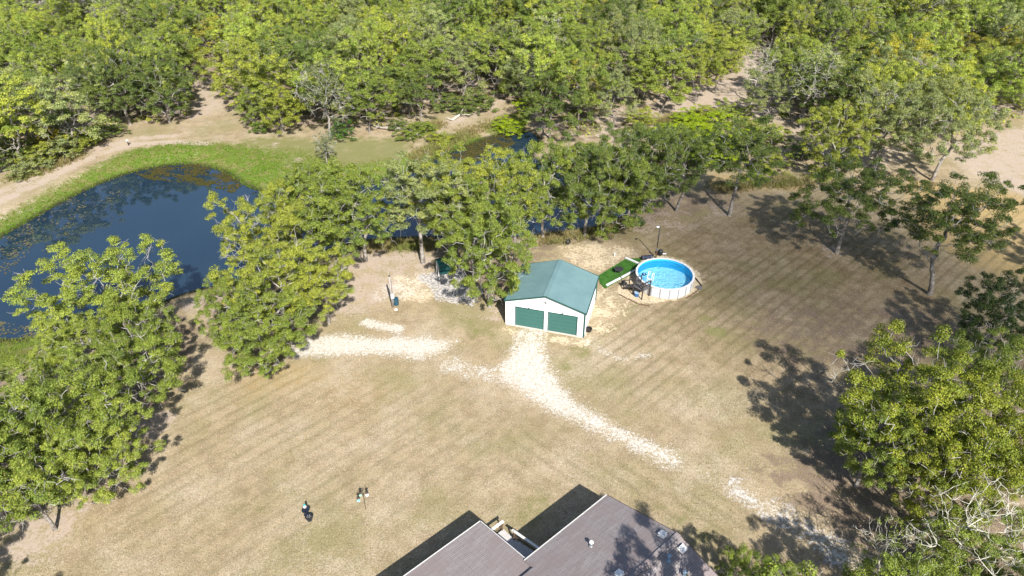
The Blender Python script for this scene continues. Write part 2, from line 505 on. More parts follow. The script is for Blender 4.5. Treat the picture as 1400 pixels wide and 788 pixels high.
    c = layer(c, 'pinkdirt', n.mix(n.math('MULTIPLY', n.remap(grit, 0.52, 0.64), 0.55), pink, (0.23, 0.175, 0.11)), 0.30, 0.80, 2.0, 0.9)
    c = layer(c, 'tansand', n.mix(n.remap(n.math('ADD', n.math('MULTIPLY', grit, 0.5), n.math('MULTIPLY', small, 0.5)), 0.36, 0.52), (0.21, 0.165, 0.10), n.mix(small, (0.50, 0.405, 0.265), (0.62, 0.53, 0.385))), 0.3, 0.7, 1.7, 0.95)
    c = layer(c, 'greyrock', n.mix(n.remap(small, 0.4, 0.6), (0.24, 0.22, 0.20), (0.52, 0.50, 0.48)), 0.35, 0.6, 1.4)
    stones = n.remap(n.math('ADD', n.math('MULTIPLY', grit, 0.6), n.math('MULTIPLY', small, 0.4)), 0.40, 0.62)
    white = n.mix(stones, (0.42, 0.375, 0.305), (0.66, 0.63, 0.58))
    cal_mask = n.remap(n.math('ADD', n.math('MULTIPLY', grit, 0.45), n.math('ADD', n.math('MULTIPLY', small, 0.30), n.math('MULTIPLY', mid, 0.25))), 0.37, 0.63, 0, 1, False)
    c = layer(c, 'caliche', white, 0.30, 0.95, 1.25, 0.95, cal_mask)
    c = n.mix(n.attr('wet'), c, (0.035, 0.035, 0.02))
    # fine mottling that every dry surface here has
    c = n.mix(n.math('MULTIPLY', n.remap(fine, 0.3, 0.75), 0.25), c, n.mix(1.0, c, (0.50, 0.48, 0.44), 'MULTIPLY'))
    c = n.mix(n.math('MULTIPLY', n.remap(n.noise(34.0, 2, 0.6), 0.35, 0.7), 0.3), c, n.mix(1.0, c, (0.45, 0.44, 0.40), 'MULTIPLY'))
    h = n.math('ADD', n.math('MULTIPLY', small, 0.5), n.math('MULTIPLY', fine, 0.5))
    n.principled(c, 0.95, spec=0.1, normal=n.bump(h, 0.7, 0.10))
    return n.m

idx = np.arange(NX * NY).reshape(NY, NX)
quads = np.stack([idx[:-1, :-1], idx[:-1, 1:], idx[1:, 1:], idx[1:, :-1]], -1).reshape(-1, 4)
ground = place('ground', np_mesh('ground', np.concatenate([GP, GZ[:, None]], 1), quads, ground_material(), ga, smooth=True))
ground['kind'] = 'structure'

def zg(x, y):
    return float(ground_z(sdist(np.array([[x, y]]), pond))[0])

def water_material():
    n = NT('pond_water')
    c = n.mix(n.remap(n.noise(0.05, 2), 0.35, 0.65), (0.010, 0.024, 0.044), (0.014, 0.030, 0.048))
    b = n.bump(n.noise(1.6, 3, 0.55, vec=n.mapping(n.pos(), (1, 2.2, 1), (0, 0, 0.3))), 0.025, 0.02)
    n.principled(c, 0.015, spec=0.5, normal=b, **{'IOR': 1.75})
    return n.m

m = MB()
m.add([(x, y, WATER_Z) for x, y in pond], [tuple(range(len(pond)))])
me = bpy.data.meshes.new('pond_water')
me.from_pydata(m.v, [], m.f)
me.materials.append(water_material())
o = place('pond_water', me)
o['kind'] = 'structure'
# grow the sheet a little so that it meets the sloping bank under the surface
cen = pond.mean(0)

# ------------------------------------------------------------------ trees
def leaf_material():
    n = NT('oak_leaves')
    oc = n.node('ShaderNodeObjectInfo').outputs['Color']
    t = n.attr('tint')
    cl = n.attr('clump')
    c = n.mix(1.0, oc, n.mix(t, (0.50, 0.55, 0.55), (1.42, 1.38, 1.20)), 'MULTIPLY')
    c = n.mix(1.0, c, n.mix(cl, (0.76, 0.84, 0.85), (1.20, 1.16, 0.95)), 'MULTIPLY')
    c = n.mix(n.remap(t, 0.955, 0.975), c, (0.24, 0.18, 0.06))
    d = n.node('ShaderNodeBsdfPrincipled')
    n.put(d.inputs['Base Color'], c)
    d.inputs['Roughness'].default_value = 0.55
    d.inputs['Specular IOR Level'].default_value = 0.28
    tr = n.node('ShaderNodeBsdfTranslucent')
    n.put(tr.inputs['Color'], n.mix(1.0, c, (1.15, 1.2, 0.5), 'MULTIPLY'))
    mx = n.node('ShaderNodeMixShader')
    mx.inputs[0].default_value = 0.22
    n.t.links.new(d.outputs[0], mx.inputs[1])
    n.t.links.new(tr.outputs[0], mx.inputs[2])
    n.t.links.new(mx.outputs[0], n.out.inputs['Surface'])
    return n.m

def bark_material(name, dark, light):
    n = NT(name)
    f = n.noise(2.2, 4, 0.7, vec=n.obj())
    g = n.noise(9.0, 3, 0.7, vec=n.mapping(n.obj(), (1, 1, 0.25)))
    c = n.mix(n.remap(f, 0.36, 0.62), dark, light)
    c = n.mix(n.math('MULTIPLY', g, 0.6), c, n.mix(1.0, c, (0.5, 0.5, 0.5), 'MULTIPLY'))
    n.principled(c, 0.95, spec=0.1, normal=n.bump(g, 0.6, 0.04))
    return n.m

M_LEAF = leaf_material()
M_BARK = bark_material('oak_bark', (0.15, 0.125, 0.105), (0.36, 0.335, 0.30))
M_TWIG = bark_material('lichen_twigs', (0.26, 0.24, 0.21), (0.52, 0.50, 0.46))
M_DEAD = bark_material('dead_branch_bark', (0.36, 0.34, 0.27), (0.66, 0.64, 0.54))

def tubes(segs, sides):
    """segs: array rows of (x0,y0,z0,x1,y1,z1,r0,r1) -> verts, quads, every segment an open tube"""
    S = np.asarray(segs, float)
    a, b, r0, r1 = S[:, :3], S[:, 3:6], S[:, 6], S[:, 7]
    d = b - a
    d /= np.maximum(np.linalg.norm(d, axis=1), 1e-6)[:, None]
    ref = np.where(np.abs(d[:, 2:3]) > 0.9, np.array([[1., 0, 0]]), np.array([[0, 0, 1.]]))
    u = np.cross(d, ref)
    u /= np.linalg.norm(u, axis=1)[:, None]
    w = np.cross(d, u)
    ang = 2 * np.pi * np.arange(sides) / sides
    ring = u[:, None] * np.cos(ang)[None, :, None] + w[:, None] * np.sin(ang)[None, :, None]
    V = np.concatenate([a[:, None] + ring * r0[:, None, None], b[:, None] + ring * r1[:, None, None]], 1).reshape(-1, 3)
    k = np.arange(sides)
    q = np.stack([k, (k + 1) % sides, sides + (k + 1) % sides, sides + k], 1)
    Q = (np.arange(len(S)) * 2 * sides)[:, None, None] + q[None]
    return V, Q.reshape(-1, 4)

def wiggle(a, b, r0, r1, n, amp, g):
    t = np.linspace(0, 1, n + 1)[:, None]
    P = a + (b - a) * t
    L = np.linalg.norm(b - a)
    P[1:-1] += g.normal(0, amp * L, (n - 1, 3))
    r = r0 + (r1 - r0) * t[:, 0]
    return np.concatenate([P[:-1], P[1:], r[:-1, None], r[1:, None]], 1)

def rand_unit(g, n):
    v = g.normal(0, 1, (n, 3))
    return v / np.linalg.norm(v, axis=1)[:, None]

def leaf_quads(P, N, size, g, clump):
    n = len(P)
    t = np.cross(N, rand_unit(g, n))
    t /= np.maximum(np.linalg.norm(t, axis=1), 1e-6)[:, None]
    b = np.cross(N, t)
    s = (size * g.uniform(0.65, 1.3, n))[:, None]
    V = np.stack([P - t * s * 0.5, P + b * s * 0.34 + N * s * 0.10, P + t * s * 0.5, P - b * s * 0.34 + N * s * 0.10], 1).reshape(-1, 3)
    Q = np.arange(4 * n).reshape(-1, 4)
    return V, Q, dict(tint=np.repeat(g.random(n), 4), clump=np.repeat(clump, 4))

def skeleton(seed, H, R, fork, nc, rz=None, lean=0.8, low=0.0, inner=0.35, narrow=1.0):
    """clump centres spread through an uneven dome, joined to the trunk by a branching tree of short paths"""
    g = np.random.default_rng(seed)
    hc = (H + fork + low) / 2
    rz = rz or (H - fork - low) / 2
    lob = [(rand_unit(g, 1)[0], g.uniform(0.16, 0.42)) for _ in range(9)]
    pts = []
    dmin = 1.18 * (R * R * rz / nc) ** (1 / 3)
    tries = 0
    while len(pts) < nc and tries < 40000:
        tries += 1
        u = rand_unit(g, 1)[0]
        if u[2] < -0.75:
            continue
        k = 0.74 + sum(a * max(0, (u @ l)) ** 3 for l, a in lob)
        rr = g.random() ** inner
        p = np.array([u[0] * R * narrow, u[1] * R * narrow, u[2] * rz]) * k * rr + np.array([0, 0, hc])
        if p[2] < fork * 0.75 or p[2] > H:
            continue
        if pts and np.min(np.linalg.norm(np.array(pts) - p, axis=1)) < dmin:
            dmin *= 0.9995
            continue
        pts.append(p)
    C = np.array(pts)
    ln = g.normal(0, lean * 0.5, 2)
    top = np.array([ln[0], ln[1], fork])
    ntr = 3
    nodes = [np.array([0, 0, -0.25]), np.array([ln[0] * 0.2, ln[1] * 0.2, fork * 0.35]), np.array([ln[0] * 0.55, ln[1] * 0.55, fork * 0.7]), top]
    # a few forks higher up the axis so that the limbs do not all leave one point
    par = [-1, 0, 1, 2]
    plen = [0, 0, 0, 0.0]
    ax = [top + np.array([g.normal(0, .5), g.normal(0, .5), (H - fork) * k]) for k in (0.22, 0.45)]
    for a in ax:
        par.append(len(nodes) - 1); plen.append(plen[-1] + 0.6 * np.linalg.norm(a - nodes[-1])); nodes.append(a)
    rest = list(range(len(C)))
    X = np.array(nodes); PL = np.array(plen); PL[:3] = 1e6
    best = np.array([(np.linalg.norm(X - C[i], axis=1) + 0.45 * PL).min() for i in rest])
    bp = np.array([(np.linalg.norm(X - C[i], axis=1) + 0.45 * PL).argmin() for i in rest])
    alive = np.ones(len(C), bool)
    first = len(nodes)
    for _ in range(len(C)):
        j = int(np.argmin(np.where(alive, best, 1e9)))
        alive[j] = False
        p = bp[j]
        L = np.linalg.norm(nodes[p] - C[j])
        nodes.append(C[j]); par.append(int(p)); plen.append(plen[p] + L)
        cost = np.linalg.norm(C - C[j], axis=1) + 0.45 * plen[-1] + np.where(C[:, 2] < C[j][2] - 1.5, 0.8, 0)
        upd = alive & (cost < best)
        best = np.where(upd, cost, best)
        bp = np.where(upd, len(nodes) - 1, bp)
    n = len(nodes)
    acc = np.zeros(n)
    for i in range(n - 1, 0, -1):
        if acc[i] == 0:
            acc[i] = 0.017 ** 2.1
        acc[par[i]] += acc[i]
    rad = acc ** (1 / 2.1)
    rad = rad * (0.026 * H / max(rad[3], 1e-6)) ** (0.35 + 0.65 * sstep(0.03, 0.2, rad))
    return g, np.array(nodes), par, rad, first

def make_tree(name, seed, H=12, R=6, fork=3.2, nc=130, rc=0.9, nl=220, ls=0.19, bare=0.06, low=0.0, twig=4, twig_r=0.022, inner=0.35, narrow=1.0, droop=0.0, flat=0.62, split=True):
    g, X, par, rad, first = skeleton(seed, H, R, fork, nc, low=low, inner=inner, narrow=narrow)
    tr, br = [], []
    for i in range(1, len(X)):
        p = par[i]
        r0 = rad[i] * (1.0 if p >= 4 else 1.0)
        r0 = min(rad[p], rad[i] * 1.25)
        if i < 4:
            fl = [1.55, 1.12, 1.0][i - 1]
            tr.append(wiggle(X[p], X[i], rad[3] * [1.6, 1.2, 1.08][i - 1], rad[3] * [1.2, 1.08, 1.0][i - 1], 3, 0.02, g))
        else:
            L = np.linalg.norm(X[i] - X[p])
            seg = wiggle(X[p], X[i], r0, rad[i], max(2, int(L / 0.45)), 0.055, g)
            (tr if rad[i] > 0.10 else br).append(seg)
    C = X[first:]
    leafy = g.random(len(C)) > bare
    cen = np.array([0, 0, fork + (H - fork) * 0.35])
    for i, c in enumerate(C):
        out = c - cen
        out /= max(np.linalg.norm(out), 1e-6)
        for _ in range(twig if leafy[i] else twig * 3):
            d = out * 0.7 + rand_unit(g, 1)[0] * 0.9 + np.array([0, 0, 0.15 - droop])
            d /= np.linalg.norm(d)
            L = rc * g.uniform(0.7, 1.35)
            br.append(wiggle(c, c + d * L, twig_r * 1.2, twig_r * 0.45, 3, 0.09, g))
    LP, LN, LC = [], [], []
    for i, c in enumerate(C):
        if not leafy[i]:
            continue
        r = rc * g.uniform(0.65, 1.3)
        k = int(nl * (r / rc) ** 2 * g.uniform(0.75, 1.15))
        nsub = max(3, int(5 * r / rc))
        sub = rand_unit(g, nsub) * np.array([r, r, r * flat]) * g.uniform(0.25, 0.72, (nsub, 1))
        w = g.integers(0, nsub, k)
        u = rand_unit(g, k)
        u[:, 2] = np.where(u[:, 2] < -0.2, -u[:, 2] * 0.6, u[:, 2])
        q = c + np.array([0, 0, r * 0.22]) + sub[w] + u * np.array([1, 1, flat]) * (r * 0.48) * (g.random((k, 1)) ** 0.30)
        N = u * 0.85 + rand_unit(g, k) * 0.62 + np.array([0, 0, 0.35])
        N /= np.linalg.norm(N, axis=1)[:, None]
        LP.append(q); LN.append(N)
        LC.append(np.repeat(np.clip(g.normal(0.5, 0.25) + g.normal(0, 0.12, nsub), 0, 1)[w], 1))
    out = {}
    if LP:
        V, Q, A = leaf_quads(np.concatenate(LP), np.concatenate(LN), ls, g, np.concatenate(LC))
        out['crown'] = np_mesh(name + '_crown', V, Q, M_LEAF, A)
    T = np.concatenate(tr)
    B = np.concatenate(br)
    V1, Q1 = tubes(T, 8)
    V2, Q2 = tubes(B, 4)
    me = np_mesh(name + '_trunk', np.concatenate([V1, V2]), np.concatenate([Q1, Q2 + len(V1)]), M_BARK, smooth=True)
    me.materials.append(M_TWIG if split else M_BARK)      # trunk and limbs, then the paler lichened branches
    me.polygons.foreach_set('material_index', np.r_[np.zeros(len(Q1), np.int32), np.ones(len(Q2), np.int32)])
    out['trunk'] = me
    out['H'], out['R'] = H, R
    return out

def put_tree(name, proto, xy, H, R, rz, tint, label, cat='tree', group=None, dead=False):
    o = thing(name, label, cat, (xy[0], xy[1], zg(xy[0], xy[1])), rz, group)
    o.scale = (R / proto['R'], R / proto['R'], H / proto['H'])
    for part in ('trunk', 'crown'):
        if part in proto:
            c = place(part, proto[part], o)
            if part == 'crown':
                c.color = (*tint, 1)
            if dead and part != 'crown':
                for sl_ in c.material_slots:
                    sl_.link = 'OBJECT'
                    sl_.material = M_DEAD
    return o

OAK = [make_tree('oak%d' % i, 100 + i, H=12, R=6.2, fork=[2.4, 2.8, 2.0, 3.2, 2.6][i], nc=[122, 108, 130, 100, 114][i], rc=1.10, nl=640, ls=0.142, flat=0.80,
                 bare=[0.03, 0.05, 0.02, 0.05, 0.08][i], low=[-0.9, 0.0, -1.4, 0.3, -0.4][i], inner=0.34, twig=2, twig_r=0.019) for i in range(5)]
TALL = [make_tree('tall%d' % i, 140 + i, H=13, R=4.6, fork=[4.2, 4.8, 3.8][i], nc=[78, 70, 82][i], rc=1.08, nl=600, ls=0.144, flat=0.80, bare=0.04, inner=0.42, twig=2, twig_r=0.019) for i in range(3)]
WOOD = [make_tree('wood%d' % i, 170 + i, H=12, R=5.0, fork=[2.6, 3.2, 2.2, 3.4, 2.4, 3.0, 1.6][i], nc=[60, 54, 66, 50, 58, 54, 70][i], rc=1.24, nl=520, ls=0.175, flat=0.88,
                  bare=[.03, .05, .02, .07, .03, .10, .02][i], low=[-1.2, -.8, -1.6, -.4, -1.2, -1, -1.5][i], inner=0.42, twig=2, twig_r=0.028, split=False) for i in range(7)]
SHRUB = [make_tree('shrub%d' % i, 210 + i, H=3.0, R=1.9, fork=0.4, nc=40, rc=0.6, nl=230, ls=0.12, bare=0.0, low=-1.0, inner=0.5, twig=1, twig_r=0.010, split=False) for i in range(3)]
SNAG = [make_tree('snag%d' % i, 230 + i, H=11, R=5, fork=2.6, nc=95, rc=1.0, nl=160, ls=0.13, bare=[0.80, 0.70][i], inner=0.45, twig=1, twig_r=0.022) for i in range(2)]
LICHEN = [make_tree('lichen%d' % i, 250 + i, H=11, R=3.4, fork=3.0, nc=70, rc=0.9, nl=110, ls=0.20, bare=0.30, inner=0.5, twig=3, twig_r=0.024, droop=0.35) for i in range(2)]

G_MID, G_YEL, G_DARK, G_GREY, G_BRIGHT = (0.178, 0.226, 0.040), (0.252, 0.278, 0.044), (0.112, 0.152, 0.036), (0.228, 0.256, 0.104), (0.240, 0.288, 0.052)

G_GOLD = (0.200, 0.228, 0.026)
# trees whose crown shows but whose foot is hidden: crown centre pixel at a given height above the lawn
def crown_at(px, py, zc):
    return at(px, py, zc)[:2]

NEAR = [  # (anchor kind, px, py, zc, H, R, proto, rz, tint, label)
    ('c', 140, 402, 6.5, 10.5, 6.0, OAK[0], 0.3, G_BRIGHT, 'broad oak standing against open pond water at the lower bank'),
    ('c', 98, 470, 5.0, 8.0, 3.4, OAK[3], 1.3, G_BRIGHT, 'smaller oak leaning over the reeds beside the green lower bank'),
    ('c', 190, 460, 5.5, 9.5, 3.4, OAK[1], 2.2, G_MID, 'oak on the lower bank beside the open gap to the next clump'),
    ('c', 184, 518, 5.0, 9.0, 4.2, OAK[4], 3.9, G_MID, 'oak with pale bare twigs over the cream dirt patch'),
    ('c', 8, 566, 5.5, 9.5, 4.2, OAK[2], 0.9, G_MID, 'oak behind the lawn clump next to the lush green bank'),
    ('c', 65, 600, 6.0, 10.5, 5.0, OAK[0], 4.4, G_MID, 'round dense oak in the middle of the lawn clump'),
    ('c', 125, 625, 5.0, 8.5, 3.3, OAK[2], 2.6, G_BRIGHT, 'low oak of the lawn clump spreading over the mown grass'),
    ('c', 45, 672, 4.5, 8.5, 3.4, OAK[4], 1.0, G_BRIGHT, 'low oak of the lawn clump above the pink bare dirt'),
    ('c', -40, 640, 6.0, 11.0, 5.0, OAK[1], 3.0, G_MID, 'tall oak at the outer end of the lawn clump'),
    ('c', 365, 450, 4.5, 8.0, 4.4, OAK[2], 0.2, G_MID, 'low dense oak at the start of the white caliche track'),
    ('c', 322, 424, 5.0, 9.0, 3.1, OAK[1], 1.9, G_MID, 'narrow oak on the pond bank opposite the open gap'),
    ('c', 385, 385, 6.0, 10.5, 5.0, OAK[4], 3.3, G_YEL, 'broad yellowish oak between the pond and the utility post'),
    ('c', 440, 390, 5.0, 9.0, 4.0, OAK[3], 5.6, G_YEL, 'yellow tinged oak overhanging the bare dirt by the utility post'),
    ('c', 355, 320, 6.5, 11.0, 4.8, OAK[4], 4.9, G_YEL, 'pale twiggy oak on the bank at the pond narrows'),
    ('c', 405, 280, 7.0, 11.5, 4.4, OAK[3], 2.4, G_MID, 'oak with bare white limbs above the pond narrows'),
    ('b', 473, 372, 0, 12.0, 4.6, TALL[0], 0.4, G_MID, 'oak with slender pale trunk edging the bare dirt'),
    ('b', 500, 358, 0, 13.0, 5.0, OAK[1], 2.0, G_MID, 'tall oak shading the bare dirt by the narrow water'),
    ('b', 440, 348, 0, 11.5, 4.2, OAK[0], 5.2, G_MID, 'oak rooted at the water edge behind the slender trunk'),
    ('b', 578, 360, 0, 13.0, 4.8, TALL[2], 1.1, G_GREY, 'grey green oak with straight bare trunk on the creek bank'),
    ('b', 670, 420, 0, 12.0, 4.6, OAK[2], 2.9, G_MID, 'large oak hugging the side wall of the green roofed garage'),
    ('b', 648, 382, 0, 11.5, 4.6, OAK[4], 0.6, G_MID, 'oak between the teal canopy and the garage'),
    ('b', 622, 345, 0, 12.5, 4.8, OAK[0], 1.4, G_YEL, 'oak behind the teal swing canopy on the creek bank'),
    ('b', 668, 336, 0, 13.0, 4.8, OAK[1], 3.6, G_YEL, 'white limbed oak on the creek bank behind the garage'),
    ('b', 704, 338, 0, 11.0, 4.0, OAK[3], 4.1, G_MID, 'oak whose branches reach over the back of the garage roof'),
    ('b', 742, 322, 0, 12.5, 5.0, OAK[1], 5.4, G_MID, 'oak with water gaps below its crown behind the garage'),
    ('b', 799, 320, 0, 12.5, 5.0, OAK[0], 2.7, G_DARK, 'dark oak with thin trunk at the creek end'),
    ('b', 826, 317, 0, 12.0, 5.0, OAK[2], 0.8, G_MID, 'oak at the creek end with low fork and thick trunk'),
    ('b', 858, 300, 0, 13.0, 5.4, OAK[0], 3.2, G_DARK, 'dark full oak beside the creek end and green bush'),
    ('b', 874, 282, 0, 12.5, 4.4, OAK[2], 1.7, G_DARK, 'dark oak in front of the yellow green thicket'),
    ('b', 925, 289, 0, 11.0, 4.0, TALL[2], 4.6, G_DARK, 'slim dark oak with bare curved trunk at the lawn edge'),
    ('b', 997, 295, 0, 13.5, 4.8, TALL[0], 5.3, G_DARK, 'tall dark oak with leaning pale trunk at the lawn edge'),
    ('b', 1143, 346, 0, 12.0, 6.0, OAK[3], 0.5, G_DARK, 'lone spreading oak in a ring of bare dirt on the lawn'),
    ('b', 1271, 403, 0, 13.5, 5.0, TALL[2], 2.1, G_DARK, 'lone open oak with crooked limbs on the golden lawn'),
    ('b', 178, 171, 0, 13.0, 5.6, OAK[0], 0.5, G_DARK, 'full dark oak at the bend of the rutted track'),
    ('b', 232, 168, 0, 11.0, 5.4, OAK[2], 3.5, G_DARK, 'wide low oak casting shade on the sandy gap'),
    ('b', 1274, 247, 0, 14.5, 6.0, OAK[1], 1.2, G_GREY, 'grey green oak at the corner of the pale dirt clearing'),
    ('b', 1193, 228, 0, 13.0, 5.6, OAK[4], 4.0, G_GREY, 'pale grey oak with visible trunk at the wood edge'),
    ('b', 1130, 240, 0, 11.0, 5.0, OAK[2], 2.5, G_YEL, 'full yellow green oak where the wood meets golden grass'),
    ('c', 1378, 432, 5.5, 9.5, 4.4, OAK[2], 5.9, (0.045, 0.075, 0.020), 'very dark dense oak beyond the big shade oak'),
    ('c', 1272, 565, 8.0, 12.5, 5.8, OAK[0], 1.5, G_GOLD, 'big shade oak spreading over the gravel drive'),
    ('c', 1200, 595, 6.0, 9.5, 3.5, OAK[0], 4.2, G_MID, 'outermost small oak beside the dark shade on the drive'),
    ('c', 1345, 520, 7.0, 11.0, 4.6, OAK[1], 3.1, G_MID, 'oak between the big shade oak and the very dark oak'),
    ('c', 1380, 620, 7.5, 11.5, 4.8, OAK[4], 0.1, G_GOLD, 'oak behind the bleached tree with golden green leaves'),
    ('c', 1300, 660, 6.0, 10.0, 3.6, OAK[2], 2.3, G_GOLD, 'golden green oak rising right behind the bleached tree'),
    ('c', 1325, 742, 7.0, 10.5, 4.2, SNAG[0], 0.7, G_MID, 'bleached half dead tree with a mass of bare pale limbs'),
    ('c', 1350, 790, 4.5, 8.0, 3.6, OAK[0], 0.4, G_MID, 'leafy oak growing beneath the bleached limbs'),
    ('c', 1212, 765, 5.0, 7.5, 2.0, SNAG[1], 4.0, G_MID, 'small bleached sapling with bare forked limbs by the drive'),
    ('c', 1025, 800, 3.5, 6.0, 2.2, OAK[2], 1.6, G_MID, 'young oak close against the house gable'),
]
for kind, px, py, zc, H, R, proto, rz, tint, label in NEAR:
    xy = crown_at(px, py, zc) if kind == 'c' else at(px, py)[:2]
    put_tree('oak_tree' if 'bleached' not in label else 'dead_tree', proto, xy, H, R, rz, tint, label, dead='bleached' in label)
# trees standing just outside the picture whose shadows fall into it
for (x, y, H, R, k, lab) in ((-30.5, 21.0, 7.0, 3.0, 2, 'oak on the lawn beyond the clump, off the house wall'), (-38.5, 24.0, 9.0, 3.6, 0, 'oak further along the lawn clump towards the house'),
                             (67.5, 66.0, 11.0, 4.6, 4, 'oak at the far side of the golden lawn'), (12.8, 17.0, 16.5, 5.0, 2, 'oak beside the house gable shading its roof'),
                             (24.0, 23.5, 10.0, 3.6, 3, 'oak on the drive side of the house gable'), (33.0, 22.0, 10.5, 4.0, 1, 'oak across the drive from the house')):
    put_tree('oak_tree', OAK[k], (x, y), H, R, x, G_MID, lab)

# single trees and shrubs of the far bank
SPOT = [
    ('lichen_tree', LICHEN[0], 447, 224, 5.0, 1.7, 0.5, (0.16, 0.18, 0.10), 'small feathery grey tree alone on the far bank grass'),
    ('lichen_tree', LICHEN[1], 452, 190, 12.5, 3.6, 1.9, (0.13, 0.15, 0.075), 'tall grey lichen covered tree at the far bank wood edge'),
    ('oak_tree', WOOD[6], 388, 181, 7.5, 3.4, 0.7, G_YEL, 'low bushy yellow green oak at the far bank wood edge'),
    ('oak_tree', WOOD[2], 352, 176, 7.5, 2.8, 2.7, G_MID, 'low mid green oak beside the sandy gap in the wood'),
    ('oak_tree', WOOD[1], 505, 182, 9.5, 4.2, 4.0, G_MID, 'far bank oak overhanging the fallen log'),
    ('oak_tree', WOOD[3], 577, 172, 9.5, 3.0, 1.4, G_DARK, 'dark slender oak between the fallen log and the creek'),
    ('oak_tree', WOOD[5], 632, 138, 11.0, 4.6, 2.0, G_GREY, 'grey oak with slanting pale trunk above dark green bushes'),
    ('oak_tree', WOOD[0], 752, 186, 10.0, 5.0, 3.0, G_DARK, 'dark oak leaning over the top of the creek'),
    ('oak_tree', WOOD[4], 838, 176, 10.5, 4.4, 5.0, G_GREY, 'grey green oak between the creek and the sandy slope'),
    ('oak_tree', WOOD[2], 905, 150, 11.5, 5.0, 5.5, G_BRIGHT, 'bright oak standing on the sandy slope above the thicket'),
    ('oak_tree', WOOD[3], 950, 142, 10.0, 3.6, 3.5, G_YEL, 'oak with pale trunk base at the top of the thicket'),
    ('oak_tree', WOOD[6], 1075, 138, 11.5, 4.8, 0.9, G_BRIGHT, 'round bright oak shading the sandy clearing'),
    ('oak_tree', WOOD[1], 978, 128, 10.0, 4.2, 2.3, G_YEL, 'yellow green oak between the two sandy openings'),
    ('oak_tree', WOOD[4], 1048, 168, 9.0, 3.8, 4.7, G_GREY, 'grey low oak at the foot of the sandy clearing'),
    ('oak_tree', WOOD[2], 1000, 92, 10.5, 4.4, 1.7, G_BRIGHT, 'bright oak at the top of the sandy clearing'),
    ('oak_tree', WOOD[0], 868, 150, 11.0, 4.6, 0.2, G_BRIGHT, 'bright oak on the strip of sand above the creek'),
    ('dead_tree', SNAG[1], 1027, 142, 11.0, 3.0, 2.2, G_GREY, 'bare grey dead tree upright in the sandy clearing'),
]
for nm, pr, px, py, H, R, rz, tint, lab in SPOT:
    put_tree(nm, pr, at(px, py)[:2], H, R, rz, tint, lab, dead='dead' in nm)
LIME = (0.25, 0.33, 0.012)
SHRUBS = [(935, 196, 2.6, 2.8, LIME), (956, 208, 2.6, 2.8, LIME), (1000, 222, 2.4, 2.4, LIME), (1010, 200, 2.6, 2.4, LIME), (940, 166, 1.8, 2.6, LIME), (975, 176, 2.6, 2.6, LIME), (958, 226, 2.4, 2.6, LIME), (905, 190, 2.2, 2.6, LIME), (1030, 186, 2.6, 2.2, G_YEL), (1055, 196, 2.6, 2.4, G_BRIGHT), (700, 176, 1.6, 2.4, LIME), (880, 172, 2.4, 2.6, G_YEL), (1050, 226, 2.2, 2.4, G_YEL),
          (925, 182, 1.6, 2.0, LIME), (948, 176, 1.8, 2.4, LIME), (966, 190, 2.6, 2.6, LIME), (985, 200, 2.8, 2.4, LIME), (978, 216, 2.6, 2.2, LIME), (1000, 178, 2.4, 2.0, G_BRIGHT),
          (992, 160, 2.6, 2.2, G_BRIGHT), (1015, 164, 2.0, 1.8, G_BRIGHT), (1038, 244, 1.8, 1.6, LIME), (1120, 246, 2.2, 2.0, G_YEL), (960, 160, 2.0, 2.2, G_YEL),
          (616, 152, 2.6, 3.0, G_DARK), (636, 155, 2.2, 2.2, G_DARK), (660, 148, 2.8, 3.0, G_DARK), (462, 188, 2.6, 2.0, (0.06, 0.13, 0.02)), (866, 304, 1.4, 1.2, (0.05, 0.12, 0.02)),
          (355, 182, 1.8, 1.6, (0.10, 0.16, 0.02)), (585, 182, 2.2, 2.0, G_MID), (560, 190, 1.6, 2.0, G_MID), (600, 192, 1.4, 2.0, G_YEL),
          (8, 232, 3.6, 3.0, G_DARK), (38, 238, 2.6, 2.4, G_GREY), (58, 226, 3.0, 2.6, G_YEL), (84, 214, 3.4, 2.8, G_GREY), (108, 206, 3.4, 2.6, G_YEL), (70, 202, 3.2, 2.4, (0.30, 0.25, 0.02)),
          (128, 198, 2.8, 2.2, G_MID), (150, 186, 3.0, 2.4, G_DARK), (35, 214, 3.4, 2.6, (0.20, 0.19, 0.05)), (540, 178, 1.8, 1.8, G_DARK), (690, 170, 1.4, 2.0, LIME), (722, 152, 2.4, 2.2, LIME),
          (800, 210, 2.0, 2.4, G_MID), (780, 222, 1.6, 2.0, (0.14, 0.12, 0.05)), (822, 318, 1.4, 1.0, G_MID), (1095, 218, 2.4, 2.2, G_DARK), (1150, 230, 2.2, 2.0, G_DARK)]
for i, (px, py, h, r, tint) in enumerate(SHRUBS):
    if tint == LIME:
        lab, gr = 'bright lime green shrub of the thicket above the creek', 'lime green thicket shrubs'
    elif px < 160:
        lab, gr = 'mixed shrub along the rutted track at the wood edge', 'shrubs along the rutted track'
    elif px < 760:
        lab, gr = 'green bush at the wood edge on the far creek bank', 'bushes on the far bank'
    else:
        lab, gr = 'green bush at the wood edge near the sandy slope and lawn', 'bushes by the slope'
    put_tree('shrub', SHRUB[i % 3], at(px, py)[:2], h, r, i * 1.3, tint, lab, 'shrub', gr)

